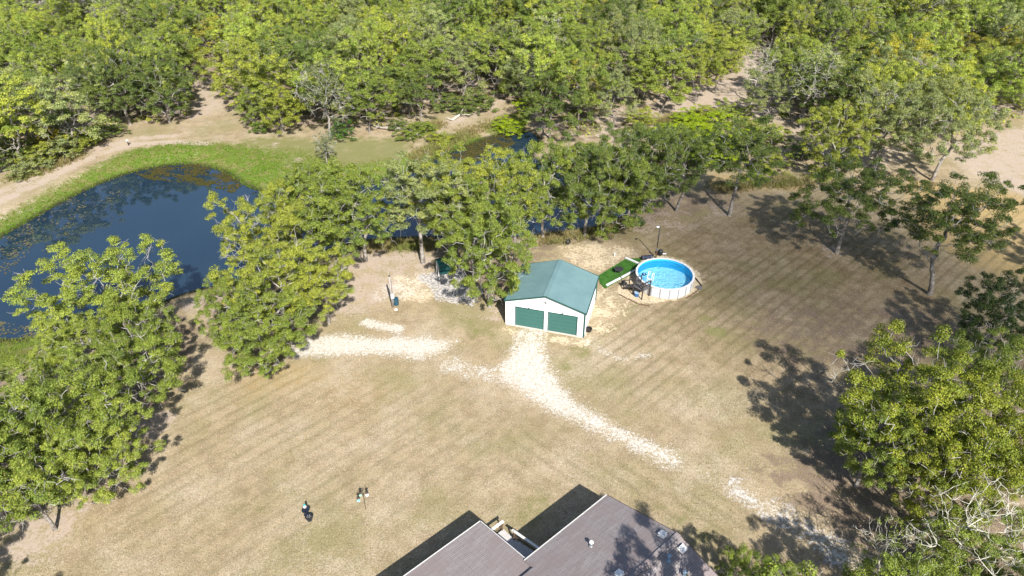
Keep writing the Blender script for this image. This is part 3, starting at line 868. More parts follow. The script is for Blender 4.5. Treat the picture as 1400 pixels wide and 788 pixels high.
# the wood: every tree that shows is its own object
CLEAR = [gpoly(p) for p in ([(262, 168), (264, 128), (276, 98), (304, 100), (318, 130), (330, 172)], [(885, 152), (925, 138), (985, 118), (1012, 70), (1045, 72), (1052, 110), (1070, 150), (1060, 172), (985, 165)], [(1290, 200), (1420, 160), (1600, 190), (1500, 300)],
                           [(818, 130), (850, 130), (850, 195), (815, 195)])]
taken = [at(s[2], s[3])[:2] for s in SPOT] + [at(n[1], n[2])[:2] if n[0] == 'b' else crown_at(n[1], n[2], n[3]) for n in NEAR]
g = np.random.default_rng(77)
cand = np.stack([g.uniform(-190, 190, 30000), g.uniform(78, 232, 30000)], 1)
cand = cand[in_forest(cand)]
for c in CLEAR:
    cand = cand[sdist(cand, c) < -1.5]
for hx, hy, hr in ((1046, 82, 7), (700, 84, 4), (548, 52, 4), (925, 66, 5), (1236, 96, 5), (1172, 110, 6), (455, 60, 4), (160, 70, 4), (620, 104, 5), (1010, 20, 6), (820, 40, 4)):
    hc_ = at(hx, hy)[:2]
    cand = cand[np.hypot(*(cand - hc_).T) > hr]
cand = cand[sdist(cand, pond) < -2.0]
chosen = []
T = np.array(taken)
for p in cand:
    dm = 5.4 + 2.4 * g.random() ** 2
    q = project(np.array([p[0], p[1], 6.0]))
    if q[0] < -90 or q[0] > 1490:
        dm = 10.0
    if np.min(np.hypot(*(T - p).T)) < 4.6:
        continue
    if chosen and np.min(np.hypot(*(np.array(chosen) - p).T)) < dm:
        continue
    chosen.append(p)
chosen = np.array(chosen)
q0 = project(np.concatenate([chosen, np.full((len(chosen), 1), 9.0)], 1))
seen = (q0[:, 0] > -40) & (q0[:, 0] < 1440) & (project(np.concatenate([chosen, np.full((len(chosen), 1), 12.0)], 1))[:, 1] > -260) & (q0[:, 1] > -140)
order = np.argsort(np.where(seen, chosen[:, 1], 1e6))
WT = [('mid green oak', G_MID), ('yellow green oak', G_YEL), ('dark green oak', G_DARK), ('grey green oak', G_GREY), ('bright green oak', G_BRIGHT), ('golden leaved oak', (0.26, 0.24, 0.03))]
n_wood = 0
rest = []
for i in order:
    p = chosen[i]
    if not seen[i] or n_wood >= 296:
        rest.append(p)
        continue
    n_wood += 1
    k = int(g.choice(6, p=[.28, .2, .16, .16, .17, .03]))
    jit = g.uniform(0.92, 1.45)
    tint = tuple(x * jit for x in WT[k][1])
    px = q0[i][0]
    where = 'the wood behind the rutted track' if px < 268 else ('the wood behind the far pond bank' if px < 760 else 'the wood beyond the sandy clearing')
    put_tree('oak_tree', WOOD[int(g.integers(0, 7))] if k != 3 or g.random() > 0.35 else LICHEN[int(g.integers(0, 2))], p, g.uniform(7.5, 14.5), g.uniform(3.4, 5.6), g.uniform(0, 6.28), tint,
             '%s among the trees of %s' % (WT[k][0], where), 'tree', '%ss in %s' % (WT[k][0], where))
print('wood trees', n_wood, 'rest', len(rest))
# what is left lies outside the frame or past the top of it: one mass
light = make_tree('far', 300, H=11, R=5, fork=3, nc=30, rc=1.5, nl=22, ls=0.9, bare=0, twig=0 or 1, twig_r=0.05, split=False)
lv = np.empty(len(light['crown'].vertices) * 3, np.float32); light['crown'].vertices.foreach_get('co', lv); lv = lv.reshape(-1, 3)
VV, AA, BB = [], [], []
rest = np.array(rest)
ring = np.stack([g.uniform(-330, 330, 900), g.uniform(190, 420, 900)], 1)
ring = ring[in_forest(ring)]
rest = np.concatenate([rest, ring[:160]]) if len(rest) else ring[:160]
nv = len(lv)
tint0 = np.empty(nv, np.float32); light['crown'].attributes['tint'].data.foreach_get('value', tint0)
for p in rest:
    a = g.uniform(0, 6.28); s = g.uniform(0.8, 1.15)
    c_, s_ = math.cos(a), math.sin(a)
    VV.append(np.stack([(lv[:, 0] * c_ - lv[:, 1] * s_) * s + p[0], (lv[:, 0] * s_ + lv[:, 1] * c_) * s + p[1], lv[:, 2] * s], 1))
    AA.append(tint0); BB.append(np.full(nv, g.random()))
V = np.concatenate(VV)
far = place('distant_wood', np_mesh('distant_wood', V, np.arange(len(V)).reshape(-1, 4), M_LEAF, dict(tint=np.concatenate(AA), clump=np.concatenate(BB))))
far.color = (*G_MID, 1)
far['kind'] = 'stuff'
tag(far, 'green mass of the wood running on towards the horizon', 'wood')
bpy.data.meshes.remove(light['crown']); bpy.data.meshes.remove(light['trunk'])

# ------------------------------------------------------------------ garage
M_WHITE = simple('white_painted_metal', (0.80, 0.80, 0.79), 0.45, vary=0.03, scale=1.2)
M_TRIMW = simple('white_trim', (0.74, 0.73, 0.70), 0.5, vary=0.06, scale=2.0)
M_GREENROOF = None
def green_roof():
    n = NT('green_metal_roof')
    f = n.noise(0.5, 4, 0.6, vec=n.obj())
    g2 = n.noise(3.0, 4, 0.6, vec=n.mapping(n.obj(), (0.25, 2.0, 1)))
    c = n.mix(n.remap(f, 0.3, 0.7), (0.105, 0.182, 0.192), (0.130, 0.212, 0.218))
    c = n.mix(n.math('MULTIPLY', n.remap(g2, 0.5, 0.75), 0.25), c, (0.13, 0.20, 0.20))
    n.principled(c, 0.42, 0.0, 0.5, n.bump(n.noise(1.2, 2, vec=n.obj()), 0.08, 0.05))
    return n.m
M_GREENROOF = green_roof()
M_GREEN = simple('green_painted_steel', (0.040, 0.118, 0.104), 0.45, vary=0.08, scale=1.5)
M_DKGREEN = simple('dark_green_trim', (0.018, 0.070, 0.060), 0.5, vary=0.1)
M_BLACK = simple('black_plastic', (0.012, 0.014, 0.018), 0.45, spec=0.4, vary=0.3)
M_CONC = simple('concrete', (0.46, 0.43, 0.38), 0.9, vary=0.12, bump=0.3)
M_GREYMETAL = simple('grey_metal', (0.32, 0.33, 0.34), 0.4, 0.7, vary=0.1)

GA = math.radians(-15.92)
GW, GL, GE, GR = 8.36, 6.87, 3.25, 4.62
gar = thing('garage', 'white metal garage with green roof and two green doors', 'garage', (-0.57, 59.88, 0), GA)
t = 0.12
dz, dw = 2.50, 3.05
doors = [(0.98, dw), (0.98 + dw + 0.52, dw)]
m = MB()
m.box((GW / 2, GL / 2, 0.03), (GW + 0.1, GL + 0.1, 0.14))
m.build('slab', M_CONC, gar)
# front wall as piers and a gable above the doors
def gable(y0, y1, zb):
    vs = []
    for y in (y0, y1):
        vs += [(0, y, zb), (GW, y, zb), (GW, y, GE), (GW / 2, y, GR - 0.06), (0, y, GE)]
    return vs, [(0, 1, 2, 3, 4), (9, 8, 7, 6, 5)] + [(i, (i + 1) % 5, 5 + (i + 1) % 5, 5 + i) for i in range(5)]
m = MB()
m.add(*gable(0, t, 2.55))
x0 = 0
for (dx, w_) in doors + [(GW, 0)]:
    m.box(((x0 + dx) / 2, t / 2, 2.55 / 2 + 0.05), (dx - x0, t, 2.45))
    x0 = dx + w_
m.build('front_wall', M_WHITE, gar)
m = MB()
m.add(*gable(GL - t, GL, 0.1))
m.build('back_wall', M_WHITE, gar)
for x in (t / 2, GW - t / 2):
    m = MB().box((x, GL / 2, (GE + 0.1) / 2), (t, GL - 2 * t - 0.01, GE - 0.12))
    w_ = m.build('side_wall', M_WHITE, gar)
    for k in range(22):
        MB().box((x + (0.07 if x > 1 else -0.07), 0.4 + k * 0.29, GE / 2), (0.02, 0.035, GE - 0.2)).build('wall_rib', M_WHITE, w_)
for (dx, w_) in doors:
    d = MB().box((dx + w_ / 2, 0.11, 0.11 + 0.015), (w_, 0.05, 0.03)).build('garage_door', M_DKGREEN, gar)
    for k in range(5):
        h = (dz - 0.1) / 5
        MB().box((dx + w_ / 2, 0.075, 0.13 + h * (k + 0.5)), (w_ - 0.04, 0.05, h - 0.025)).build('door_panel', M_GREEN, d, bevel=0.012)
    fr = MB().box((dx - 0.03, -0.012, 1.32), (0.07, 0.03, 2.5)).box((dx + w_ + 0.03, -0.012, 1.32), (0.07, 0.03, 2.5)).box((dx + w_ / 2, -0.012, 2.60), (w_ + 0.13, 0.03, 0.07))
    fr.build('door_frame', M_DKGREEN, gar)
    MB().tube([(dx + w_ / 2, -0.02, 2.86), (dx + w_ / 2, -0.22, 2.92), (dx + w_ / 2, -0.25, 2.82)], [0.03, 0.03, 0.075], 8).build('door_lamp', M_BLACK, gar)
for x in (0, GW):
    for y in (0, GL):
        MB().box((x + (-0.03 if x == 0 else 0.03), y + (-0.03 if y == 0 else 0.03), 1.66), (0.14, 0.14, 3.12)).build('corner_trim', M_DKGREEN if x else M_TRIMW, gar)
MB().box((GW / 2, -0.03, 3.85), (0.16, 0.06, 0.16)).tube([(GW / 2 - 0.02, -0.05, 3.86), (GW / 2 - 0.16, -0.2, 3.80)], [0.05, 0.09], 8).tube([(GW / 2 + 0.02, -0.05, 3.86), (GW / 2 + 0.16, -0.2, 3.80)], [0.05, 0.09], 8).build('gable_lamp', M_GREYMETAL, gar)
oh = 0.17
sl = math.atan2(GR - GE, GW / 2)
for sgn in (-1, 1):
    n_sh = 8
    slope = MB()
    L = (GW / 2 + oh) / math.cos(sl)
    c_ = (GW / 2 + sgn * (GW / 2 + oh) / 2, GL / 2, GR - (GW / 2 + oh) / 2 * math.tan(sl) + 0.0)
    slope.box(c_, (L - 0.02, GL + 2 * oh - 0.02, 0.06), ry=sgn * sl)
    sl_o = slope.build('roof', M_GREENROOF, gar)
    w_ = (GL + 2 * oh) / n_sh
    for k in range(n_sh):
        y = -oh + w_ * (k + 0.5)
        sh = MB().box((c_[0] + math.sin(sl) * sgn * 0.04, y, c_[2] + 0.045), (L, w_ - 0.006, 0.02), ry=sgn * sl)
        for r_ in (-0.42, -0.14, 0.14, 0.42):
            sh.box((c_[0] + math.sin(sl) * sgn * 0.05, y + r_ * w_ + 0.02, c_[2] + 0.065), (L, 0.05, 0.022), ry=sgn * sl)
        sh.build('roof_sheet', M_GREENROOF, sl_o)
    xe = GW / 2 + sgn * (GW / 2 + oh + 0.03)
    MB().box((xe, GL / 2, GE - 0.03), (0.10, GL + 2 * oh, 0.12)).build('eave_trim', M_DKGREEN, gar)
    for y in (-oh - 0.02, GL + oh + 0.02):
        MB().bar((GW / 2, y, GR - 0.02), (xe, y, GE - 0.02), 0.035, 0.16).build('rake_trim', M_DKGREEN, gar)
MB().bar((GW / 2 - 0.10, -oh - 0.02, GR + 0.066), (GW / 2 - 0.10, GL + oh + 0.02, GR + 0.066), 0.26, 0.02).bar((GW / 2 + 0.10, -oh - 0.02, GR + 0.062), (GW / 2 + 0.10, GL + oh + 0.02, GR + 0.062), 0.26, 0.02).build('ridge_cap', M_GREENROOF, gar)
MB().tube([(GW + 0.12, 0.35, GE - 0.1), (GW + 0.12, 0.35, 0.12)], 0.045, 8).build('downspout', M_TRIMW, gar)

p = at(804.5, 452.5)
b = thing('feed_tub', 'round black tub on the dirt at the garage corner', 'tub', p)
MB().lathe([(0.30, 0.0), (0.36, 0.30), (0.39, 0.32), (0.38, 0.34), (0.33, 0.30), (0.27, 0.06)], 20).build('shell', M_BLACK, b, smooth=False)
MB().lathe([(0.01, 0.1), (0.29, 0.1), (0.29, 0.12), (0.01, 0.125)], 16).build('filling', simple('dark_soil', (0.03, 0.025, 0.02), 0.95), b)

# ------------------------------------------------------------------ pool, deck, turf
PX, PY, PR, PH = 17.74, 67.86, 3.35, 1.32
def liner_material(name, a, b, patt):
    n = NT(name)
    v = n.vor(2.6, vec=n.mapping(n.obj(), (1, 1, 1)), feature='DISTANCE_TO_EDGE')
    w_ = n.noise(2.0, 3, 0.6, vec=n.obj(), dist=0.6)
    m_ = n.math('MULTIPLY', n.remap(n.math('ADD', v, n.math('MULTIPLY', n.math('SUBTRACT', w_, 0.5), 0.25)), 0.02, 0.14, 1, 0), patt)
    n.principled(n.mix(m_, a, b), 0.5, spec=0.3)
    return n.m
M_LINER = liner_material('pool_liner_floor', (0.36, 0.80, 0.92), (0.66, 0.90, 0.95), 0.4)
M_LINERW = simple('pool_liner_wall', (0.03, 0.40, 0.70), 0.5, vary=0.08)
def pool_water():
    n = NT('pool_water')
    tr = n.node('ShaderNodeBsdfTransparent'); n.put(tr.inputs[0], (0.86, 0.96, 0.99))
    gl = n.node('ShaderNodeBsdfGlossy'); gl.inputs['Roughness'].default_value = 0.04
    nb = n.bump(n.noise(2.4, 3, 0.6, dist=0.8), 0.35, 0.06)
    n.put(gl.inputs['Normal'], nb)
    fr = n.node('ShaderNodeFresnel'); fr.inputs[0].default_value = 1.33; n.put(fr.inputs['Normal'], nb)
    mx = n.node('ShaderNodeMixShader')
    n.put(mx.inputs[0], fr.outputs[0]); n.put(mx.inputs[1], tr.outputs[0]); n.put(mx.inputs[2], gl.outputs[0])
    n.t.links.new(mx.outputs[0], n.out.inputs['Surface'])
    return n.m
pool = thing('swimming_pool', 'round above ground pool with white wall and bright blue water', 'pool', (PX, PY, 0))
NS = 20
M_POOLW = simple('pool_wall_white', (0.58, 0.58, 0.585), 0.5, vary=0.05, scale=2)
for k in range(NS):
    a0, a1 = 2 * math.pi * k / NS, 2 * math.pi * (k + 1) / NS
    MB().arc_block(PR - 0.12, PR - 0.06, 0.04, PH - 0.05, a0 + 0.002, a1 - 0.002, 4).build('wall_panel', M_POOLW, pool)
    MB().arc_block(PR - 0.20, PR + 0.02, PH - 0.05, PH + 0.01, a0 + 0.004, a1 - 0.004, 4).build('rim_section', M_POOLW, pool, bevel=0.012)
    MB().box((math.cos(a0) * (PR - 0.03), math.sin(a0) * (PR - 0.03), PH / 2 - 0.03), (0.07, 0.13, PH - 0.09), rz=a0).build('upright', M_TRIMW if k % 1 else simple('pool_upright_grey', (0.30, 0.31, 0.33), 0.5) if k == 0 else bpy.data.materials['pool_upright_grey'], pool)
    MB().box((math.cos(a0) * (PR - 0.08), math.sin(a0) * (PR - 0.08), PH + 0.025), (0.26, 0.14, 0.05), rz=a0).build('rim_cap', M_POOLW, pool, bevel=0.012)
m = MB().lathe([(PR - 0.13, PH - 0.04), (PR - 0.135, 0.10)], 64, caps=False)
m.build('liner_wall', M_LINERW, pool, smooth=True)
MB().lathe([(0.01, 0.09), (PR - 0.137, 0.09), (PR - 0.137, 0.10), (0.01, 0.101)], 64).build('liner_floor', M_LINER, pool)
me = MB().lathe([(0.01, PH - 0.30), (PR - 0.14, PH - 0.30)], 64, caps=True)
me.f = [f for f in me.f if len(f) == 4]
me.add([(0.01 * math.cos(2 * math.pi * k / 64), 0.01 * math.sin(2 * math.pi * k / 64), PH - 0.30) for k in range(64)], [tuple(range(64))])
me.build('water', pool_water(), pool)
# skimmer
MB().box((math.cos(2.0) * (PR + 0.08), math.sin(2.0) * (PR + 0.08), PH - 0.22), (0.28, 0.30, 0.26), rz=2.0).build('skimmer', M_TRIMW, pool)

def local_in(px, py, z):
    return at(px, py, z)
# ladder standing in the water by the deck
p = at(889, 384, 1.0)
la = thing('pool_ladder', 'white plastic pool ladder standing in the blue water', 'ladder', (p[0], p[1], 0.1), R2D(38))
for s_ in (-0.3, 0.3):
    MB().tube([(-0.45, s_, 0), (-0.18, s_, 1.35), (-0.10, s_, 2.0), (0.05, s_, 2.08), (0.18, s_, 1.95), (0.12, s_, 1.2), (0.0, s_, 0.0)], 0.035, 8).build('rail', M_WHITE, la, smooth=True)
for k in range(4):
    MB().box((-0.38 + 0.07 * k, 0, 0.25 + 0.3 * k), (0.2, 0.6, 0.05)).build('tread', M_WHITE, la, bevel=0.01)
p = at(880.6, 375.2, PH - 0.28)
f_ = thing('floating_dispenser', 'small dark blue floating ring on the pool water', 'pool float', (p[0], p[1], PH - 0.33))
MB().lathe([(0.13, 0.02), (0.20, 0.0), (0.27, 0.02), (0.29, 0.07), (0.25, 0.11), (0.18, 0.10), (0.13, 0.07)], 20, caps=False).build('ring', simple('navy_plastic', (0.01, 0.03, 0.10), 0.4), f_, smooth=True)
MB().lathe([(0.03, 0.02), (0.13, 0.02), (0.12, 0.16), (0.05, 0.19), (0.01, 0.19)], 14).build('cap', simple('pale_blue_plastic', (0.2, 0.45, 0.65), 0.4), f_, smooth=True)

M_TIMBER = simple('weathered_dark_timber', (0.050, 0.042, 0.038), 0.9, vary=0.35, scale=4, bump=0.4)
M_GREYWOOD = simple('weathered_grey_wood', (0.105, 0.100, 0.100), 0.9, vary=0.25, scale=5, bump=0.4)
M_BROWNWOOD = simple('brown_wood', (0.12, 0.075, 0.045), 0.9, vary=0.3, scale=4, bump=0.4)
edge_px = [(846, 403), (858, 409), (872, 416), (889, 419.5), (906, 418), (922, 414.5), (938, 408.5), (950, 401), (960, 392.5)]
TL = ['before the deck steps', 'under the deck corner', 'at the deck foot', 'just past the deck', 'below the first wall panels', 'below the middle wall panels', 'below the last wall panels', 'beside the black pipe']
for i in (0, 1, 2, 6, 7):
    a, b_ = at(*edge_px[i]), at(*edge_px[i + 1])
    d = (b_ - a) / np.linalg.norm(b_ - a)
    a2, b2 = a + d * 0.05, b_ - d * 0.06
    c_ = (a2 + b2) / 2
    L = float(np.linalg.norm(b2 - a2))
    o = MB().box((0, 0, 0.05), (L, 0.10, 0.10)).build('landscape_timber', M_BROWNWOOD, None, (c_[0], c_[1], 0.0), math.atan2(d[1], d[0]), bevel=0.015)
    tag(o, 'dark timber edging the pool sand %s' % TL[i], 'timber', 'timbers edging the pool sand')
a, b_ = at(950.5, 381), at(959.5, 392)
c_ = (a + b_) / 2
o = MB().tube([(-float(np.linalg.norm(b_ - a)) / 2, 0, 0.08), (float(np.linalg.norm(b_ - a)) / 2, 0, 0.07)], 0.06, 10).build('drain_pipe', M_BLACK, None, (c_[0], c_[1], 0.02), math.atan2(b_[1] - a[1], b_[0] - a[0]), smooth=True)
tag(o, 'black pipe lying on the sand beside the pool wall', 'pipe')
p = at(956, 394.5)
rp = thing('rock_pile', 'small heap of grey stones at the end of the black pipe', 'stones', p)
for k in range(7):
    MB().lathe([(0.02, 0), (0.16, 0.03), (0.19, 0.12), (0.10, 0.2), (0.02, 0.22)], 7, (0.25 * math.cos(k * 2.3) * (k > 0), 0.22 * math.sin(k * 2.3) * (k > 0), 0)).build('stone', M_GREYWOOD, rp)

# deck with steps
def face_pool(px, py, z):
    q = at(px, py, z)
    return q
dp = at(877.5, 391.5, 1.25)
ang = math.atan2(PY - dp[1], PX - dp[0])
deck = thing('pool_deck', 'dark weathered wooden deck with steps up to the pool', 'deck', (dp[0], dp[1], 0), ang)
DWd, DL, DZ = 1.5, 1.35, 1.22
for k in range(10):
    MB().box((-DL / 2 + 0.0675 + k * 0.135, 0, DZ), (0.125, DWd, 0.04)).build('deck_board', M_GREYWOOD, deck)
for sx in (-1, 1):
    for sy in (-1, 1):
        MB().box((sx * (DL / 2 - 0.06), sy * (DWd / 2 - 0.06), 1.08), (0.10, 0.10, 2.16)).build('post', M_TIMBER, deck)
MB().box((-DL / 2 + 0.06, 0, 2.12), (0.14, DWd, 0.05)).box((-DL / 2 + 0.06, 0, 1.70), (0.05, DWd - 0.2, 0.09)).build('handrail', M_TIMBER, deck)
MB().box((0, -DWd / 2 + 0.06, 2.12), (DL - 0.2, 0.14, 0.05)).box((0, -DWd / 2 + 0.06, 1.70), (DL - 0.2, 0.05, 0.09)).build('handrail', M_TIMBER, deck)
MB().box((0, 0, DZ - 0.09), (DL - 0.1, DWd - 0.2, 0.12)).build('joist_frame', M_TIMBER, deck)
for k in range(5):
    MB().box((-0.2, DWd / 2 + 0.16 + 0.27 * k, DZ - 0.21 * (k + 1)), (0.95, 0.28, 0.045)).build('step', M_GREYWOOD, deck)
for sx in (-0.66, 0.26):
    MB().bar((sx, DWd / 2, DZ - 0.15), (sx, DWd / 2 + 1.45, 0.06), 0.05, 0.2).build('stringer', M_TIMBER, deck)
    MB().box((sx, DWd / 2 + 1.3, 0.62), (0.09, 0.09, 1.24)).build('post', M_TIMBER, deck)
    MB().bar((sx, DWd / 2 - 0.06, 2.12), (sx, DWd / 2 + 1.32, 1.25), 0.09, 0.05).build('handrail', M_TIMBER, deck)
p = at(870, 405)
pb = thing('blue_tub', 'blue plastic storage tub in front of the pool deck', 'tub', (p[0], p[1], 0.0), 0.4)
MB().lathe([(0.24, 0.0), (0.29, 0.45), (0.31, 0.46), (0.31, 0.50), (0.26, 0.50), (0.25, 0.45), (0.21, 0.05)], 16).build('shell', simple('blue_plastic', (0.03, 0.11, 0.26), 0.45), pb)
MB().lathe([(0.01, 0.49), (0.30, 0.49), (0.29, 0.53), (0.01, 0.54)], 16).build('lid', simple('pale_lid', (0.28, 0.36, 0.46), 0.5), pb)
p = at(853, 392)
pc = thing('garden_chair', 'dark folding chair beside the pool deck steps', 'chair', (p[0], p[1], 0.0), 0.9)
M_DKFAB = simple('dark_fabric', (0.035, 0.04, 0.055), 0.9)
MB().box((0, 0, 0.44), (0.5, 0.5, 0.04)).build('seat', M_DKFAB, pc)
MB().box((-0.28, 0, 0.74), (0.04, 0.5, 0.55), ry=-0.2).build('backrest', M_DKFAB, pc)
for sx in (-0.22, 0.22):
    for sy in (-0.22, 0.22):
        MB().tube([(sx, sy, 0.43), (sx * 1.15, sy * 1.1, 0.0)], 0.018, 6).build('leg', M_BLACK, pc)
    MB().bar((-0.25, sx * 1.15, 0.64), (0.25, sx * 1.15, 0.64), 0.05, 0.03).build('armrest', M_BLACK, pc)

# artificial turf and its white border
turf = gpoly([(818.5, 377), (856, 354), (878, 353.5), (874, 361), (869, 372), (827, 395), (820, 388)])
me = bpy.data.meshes.new('artificial_turf')
tv = [(x, y, 0.05) for x, y in turf] + [(x, y, -0.02) for x, y in turf]
n_ = len(turf)
me.from_pydata(tv, [], [tuple(range(n_))] + [(i, n_ + i, n_ + (i + 1) % n_, (i + 1) % n_) for i in range(n_)])
def turf_mat():
    n = NT('artificial_turf')
    c = n.mix(n.remap(n.noise(1.5, 4, 0.6), 0.35, 0.65), (0.026, 0.085, 0.012), (0.045, 0.125, 0.020))
    n.principled(c, 0.9, spec=0.15, normal=n.bump(n.noise(30, 2), 0.8, 0.03))
    return n.m
me.materials.append(turf_mat())
o = place('turf_mat', me); tag(o, 'bright green artificial turf between the garage and pool', 'turf')
# pool wood border timbers, white
for (p0, p1, lab) in (((829, 391.5), (848, 381.5), 'white border beam along the turf edge by the steps'), ((849.5, 380.7), (868.5, 370.5), 'white border beam between turf and pool wall'), ((855, 353.5), (873.5, 361.5), 'white border beam crossing the back of the turf')):
    a, b_ = at(*p0), at(*p1)
    c_ = (a + b_) / 2
    o = MB().box((0, 0, 0.10), (float(np.linalg.norm(b_ - a)), 0.24, 0.20)).build('border_beam', M_POOLW, None, (c_[0], c_[1], 0.0), math.atan2(b_[1] - a[1], b_[0] - a[0]), bevel=0.02)
    tag(o, lab, 'beam', 'white border beams of the turf')
p = at(845.5, 373.5)
tb = thing('fire_pit_table', 'round dark metal table on the green turf', 'table', (p[0], p[1], 0.05))
MB().lathe([(0.02, 0.50), (0.50, 0.50), (0.55, 0.53), (0.55, 0.56), (0.50, 0.57), (0.02, 0.57)], 28).build('top', simple('dark_grey_metal', (0.045, 0.045, 0.05), 0.5, 0.3), tb)
for k in range(4):
    a = k * math.pi / 2 + 0.5
    MB().tube([(0.40 * math.cos(a), 0.40 * math.sin(a), 0.51), (0.44 * math.cos(a), 0.44 * math.sin(a), 0.0)], 0.025, 6).build('leg', M_GREYMETAL, tb)
MB().lathe([(0.02, 0.25), (0.2, 0.27), (0.3, 0.5)], 16, caps=False).build('bowl', M_BLACK, tb)

# lamp pole behind the pool
p = at(896.5, 353)
lp = thing('lamp_pole', 'tall black lamp pole with small white lamp behind the pool', 'lamp', (p[0], p[1], 0))
MB().tube([(0, 0, 0), (0, 0, 4.45)], [0.07, 0.05], 10).build('pole', M_BLACK, lp, smooth=True)
MB().box((0.0, -0.12, 0.85), (0.13, 0.12, 1.7)).build('timber_stub', M_BROWNWOOD, lp)
MB().box((-0.02, -0.19, 1.35), (0.24, 0.10, 0.34)).build('switch_box', M_GREYMETAL, lp)
MB().tube([(0, 0, 4.40), (-0.12, -0.05, 4.52), (-0.30, -0.14, 4.52)], [0.04, 0.04, 0.05], 8).build('arm', M_GREYMETAL, lp)
MB().box((-0.30, -0.16, 4.50), (0.34, 0.24, 0.12), rz=0.4).build('lamp_head', M_WHITE, lp, bevel=0.03)
p = at(884, 355)
cv = thing('pool_cover_roll', 'dark navy rolled pool cover at the end of the turf', 'pool cover', (p[0], p[1], 0.05), R2D(8))
MB().tube([(-0.7, 0, 0.26), (-0.68, 0, 0.26), (0.68, 0, 0.26), (0.7, 0, 0.26)], [0.20, 0.27, 0.27, 0.20], 14).build('roll', simple('navy_cover', (0.015, 0.022, 0.05), 0.6, vary=0.3, scale=6), cv, smooth=False)
for sx in (-0.5, 0.5):
    MB().tube([(sx, 0.28 * math.sin(a), 0.26 + 0.28 * math.cos(a)) for a in [k * math.pi / 8 for k in range(17)]], 0.02, 5).build('strap', M_GREYMETAL, cv)
p = at(900, 351)
pf = thing('pool_filter', 'squat black sand filter and pump behind the pool rim', 'pool filter', (p[0] + 0.25, p[1] + 0.25, 0.0))
MB().lathe([(0.16, 0), (0.18, 0.1), (0.30, 0.22), (0.33, 0.45), (0.30, 0.68), (0.16, 0.82), (0.10, 0.84), (0.10, 0.95), (0.02, 0.96)], 18).build('tank', M_BLACK, pf, smooth=True)
MB().tube([(0.3, 0.1, 0.16), (0.75, 0.1, 0.16)], [0.14, 0.12], 10).build('pump', M_GREYMETAL, pf)
p = at(840, 351)
st = thing('standpipe', 'short white water standpipe on the sandy ground behind the garage', 'standpipe', p)
MB().tube([(0, 0, -0.05), (0, 0, 0.62)], 0.05, 8).build('pipe', M_WHITE, st)
MB().tube([(0, 0, 0.5), (0.18, -0.05, 0.56), (0.24, -0.06, 0.42)], 0.035, 7).build('tap', simple('pale_blue_metal', (0.4, 0.5, 0.62), 0.4, 0.3), st)
p = at(776.5, 334)
ty = thing('old_tyre', 'black tyre leaning under the oak behind the garage', 'tyre', (p[0], p[1], 0.0), 0.5)
MB().lathe([(0.20, -0.09), (0.33, -0.10), (0.36, -0.05), (0.36, 0.05), (0.33, 0.10), (0.20, 0.09), (0.22, 0.0), (0.20, -0.09)], 22, caps=False).build('casing', M_BLACK, ty, smooth=True)
ty.children[0].rotation_euler = (R2D(78), 0, 0); ty.children[0].location = (0, 0, 0.36)

# ------------------------------------------------------------------ utility post, canopy swing, lawn ornaments
p = at(537, 420)
up = thing('utility_post', 'weathered timber utility post with white meter box on bare dirt', 'post', p, 0.2)
MB().tube([(0, 0, -0.2), (0.0, 0, 2.2), (0.02, 0, 4.1)], [0.115, 0.105, 0.095], 10).build('timber_post', simple('grey_post_wood', (0.30, 0.27, 0.24), 0.9, vary=0.2, bump=0.3), up, smooth=True)
MB().tube([(0.13, -0.06, 0), (0.13, -0.06, 3.5), (0.10, -0.05, 3.75)], 0.035, 8).build('conduit', M_GREYMETAL, up)
MB().box((0.10, -0.16, 1.55), (0.34, 0.16, 0.5)).build('meter_box', M_TRIMW, up, bevel=0.01)
MB().box((0.10, -0.13, 0.85), (0.24, 0.10, 0.34)).build('switch_box', M_GREYMETAL, up, bevel=0.01)
MB().lathe([(0.05, 0), (0.09, 0.0), (0.10, 0.10), (0.05, 0.14)], 8, (0.02, 0, 4.08)).build('insulator', M_BLACK, up)
p = at(540.5, 416.5)
br_ = thing('barrel', 'upright dark teal barrel beside the utility post', 'barrel', (p[0] + 0.12, p[1], 0))
MB().lathe([(0.27, 0), (0.29, 0.03), (0.285, 0.28), (0.30, 0.30), (0.285, 0.32), (0.285, 0.58), (0.30, 0.60), (0.285, 0.62), (0.28, 0.86), (0.25, 0.88)], 20).build('drum', simple('dark_teal_plastic', (0.015, 0.06, 0.09), 0.45), br_)
MB().lathe([(0.05, 0.88), (0.05, 0.91), (0.01, 0.91)], 10, (0.15, 0.05, 0)).build('bung', M_BLACK, br_)
p = at(541.5, 424)
o = MB().lathe([(0.16, 0), (0.19, 0.04), (0.15, 0.10), (0.04, 0.13)], 9).build('well_cap', M_TRIMW, None, p)
tag(o, 'small white capped stub at the foot of the utility post', 'pipe cap')

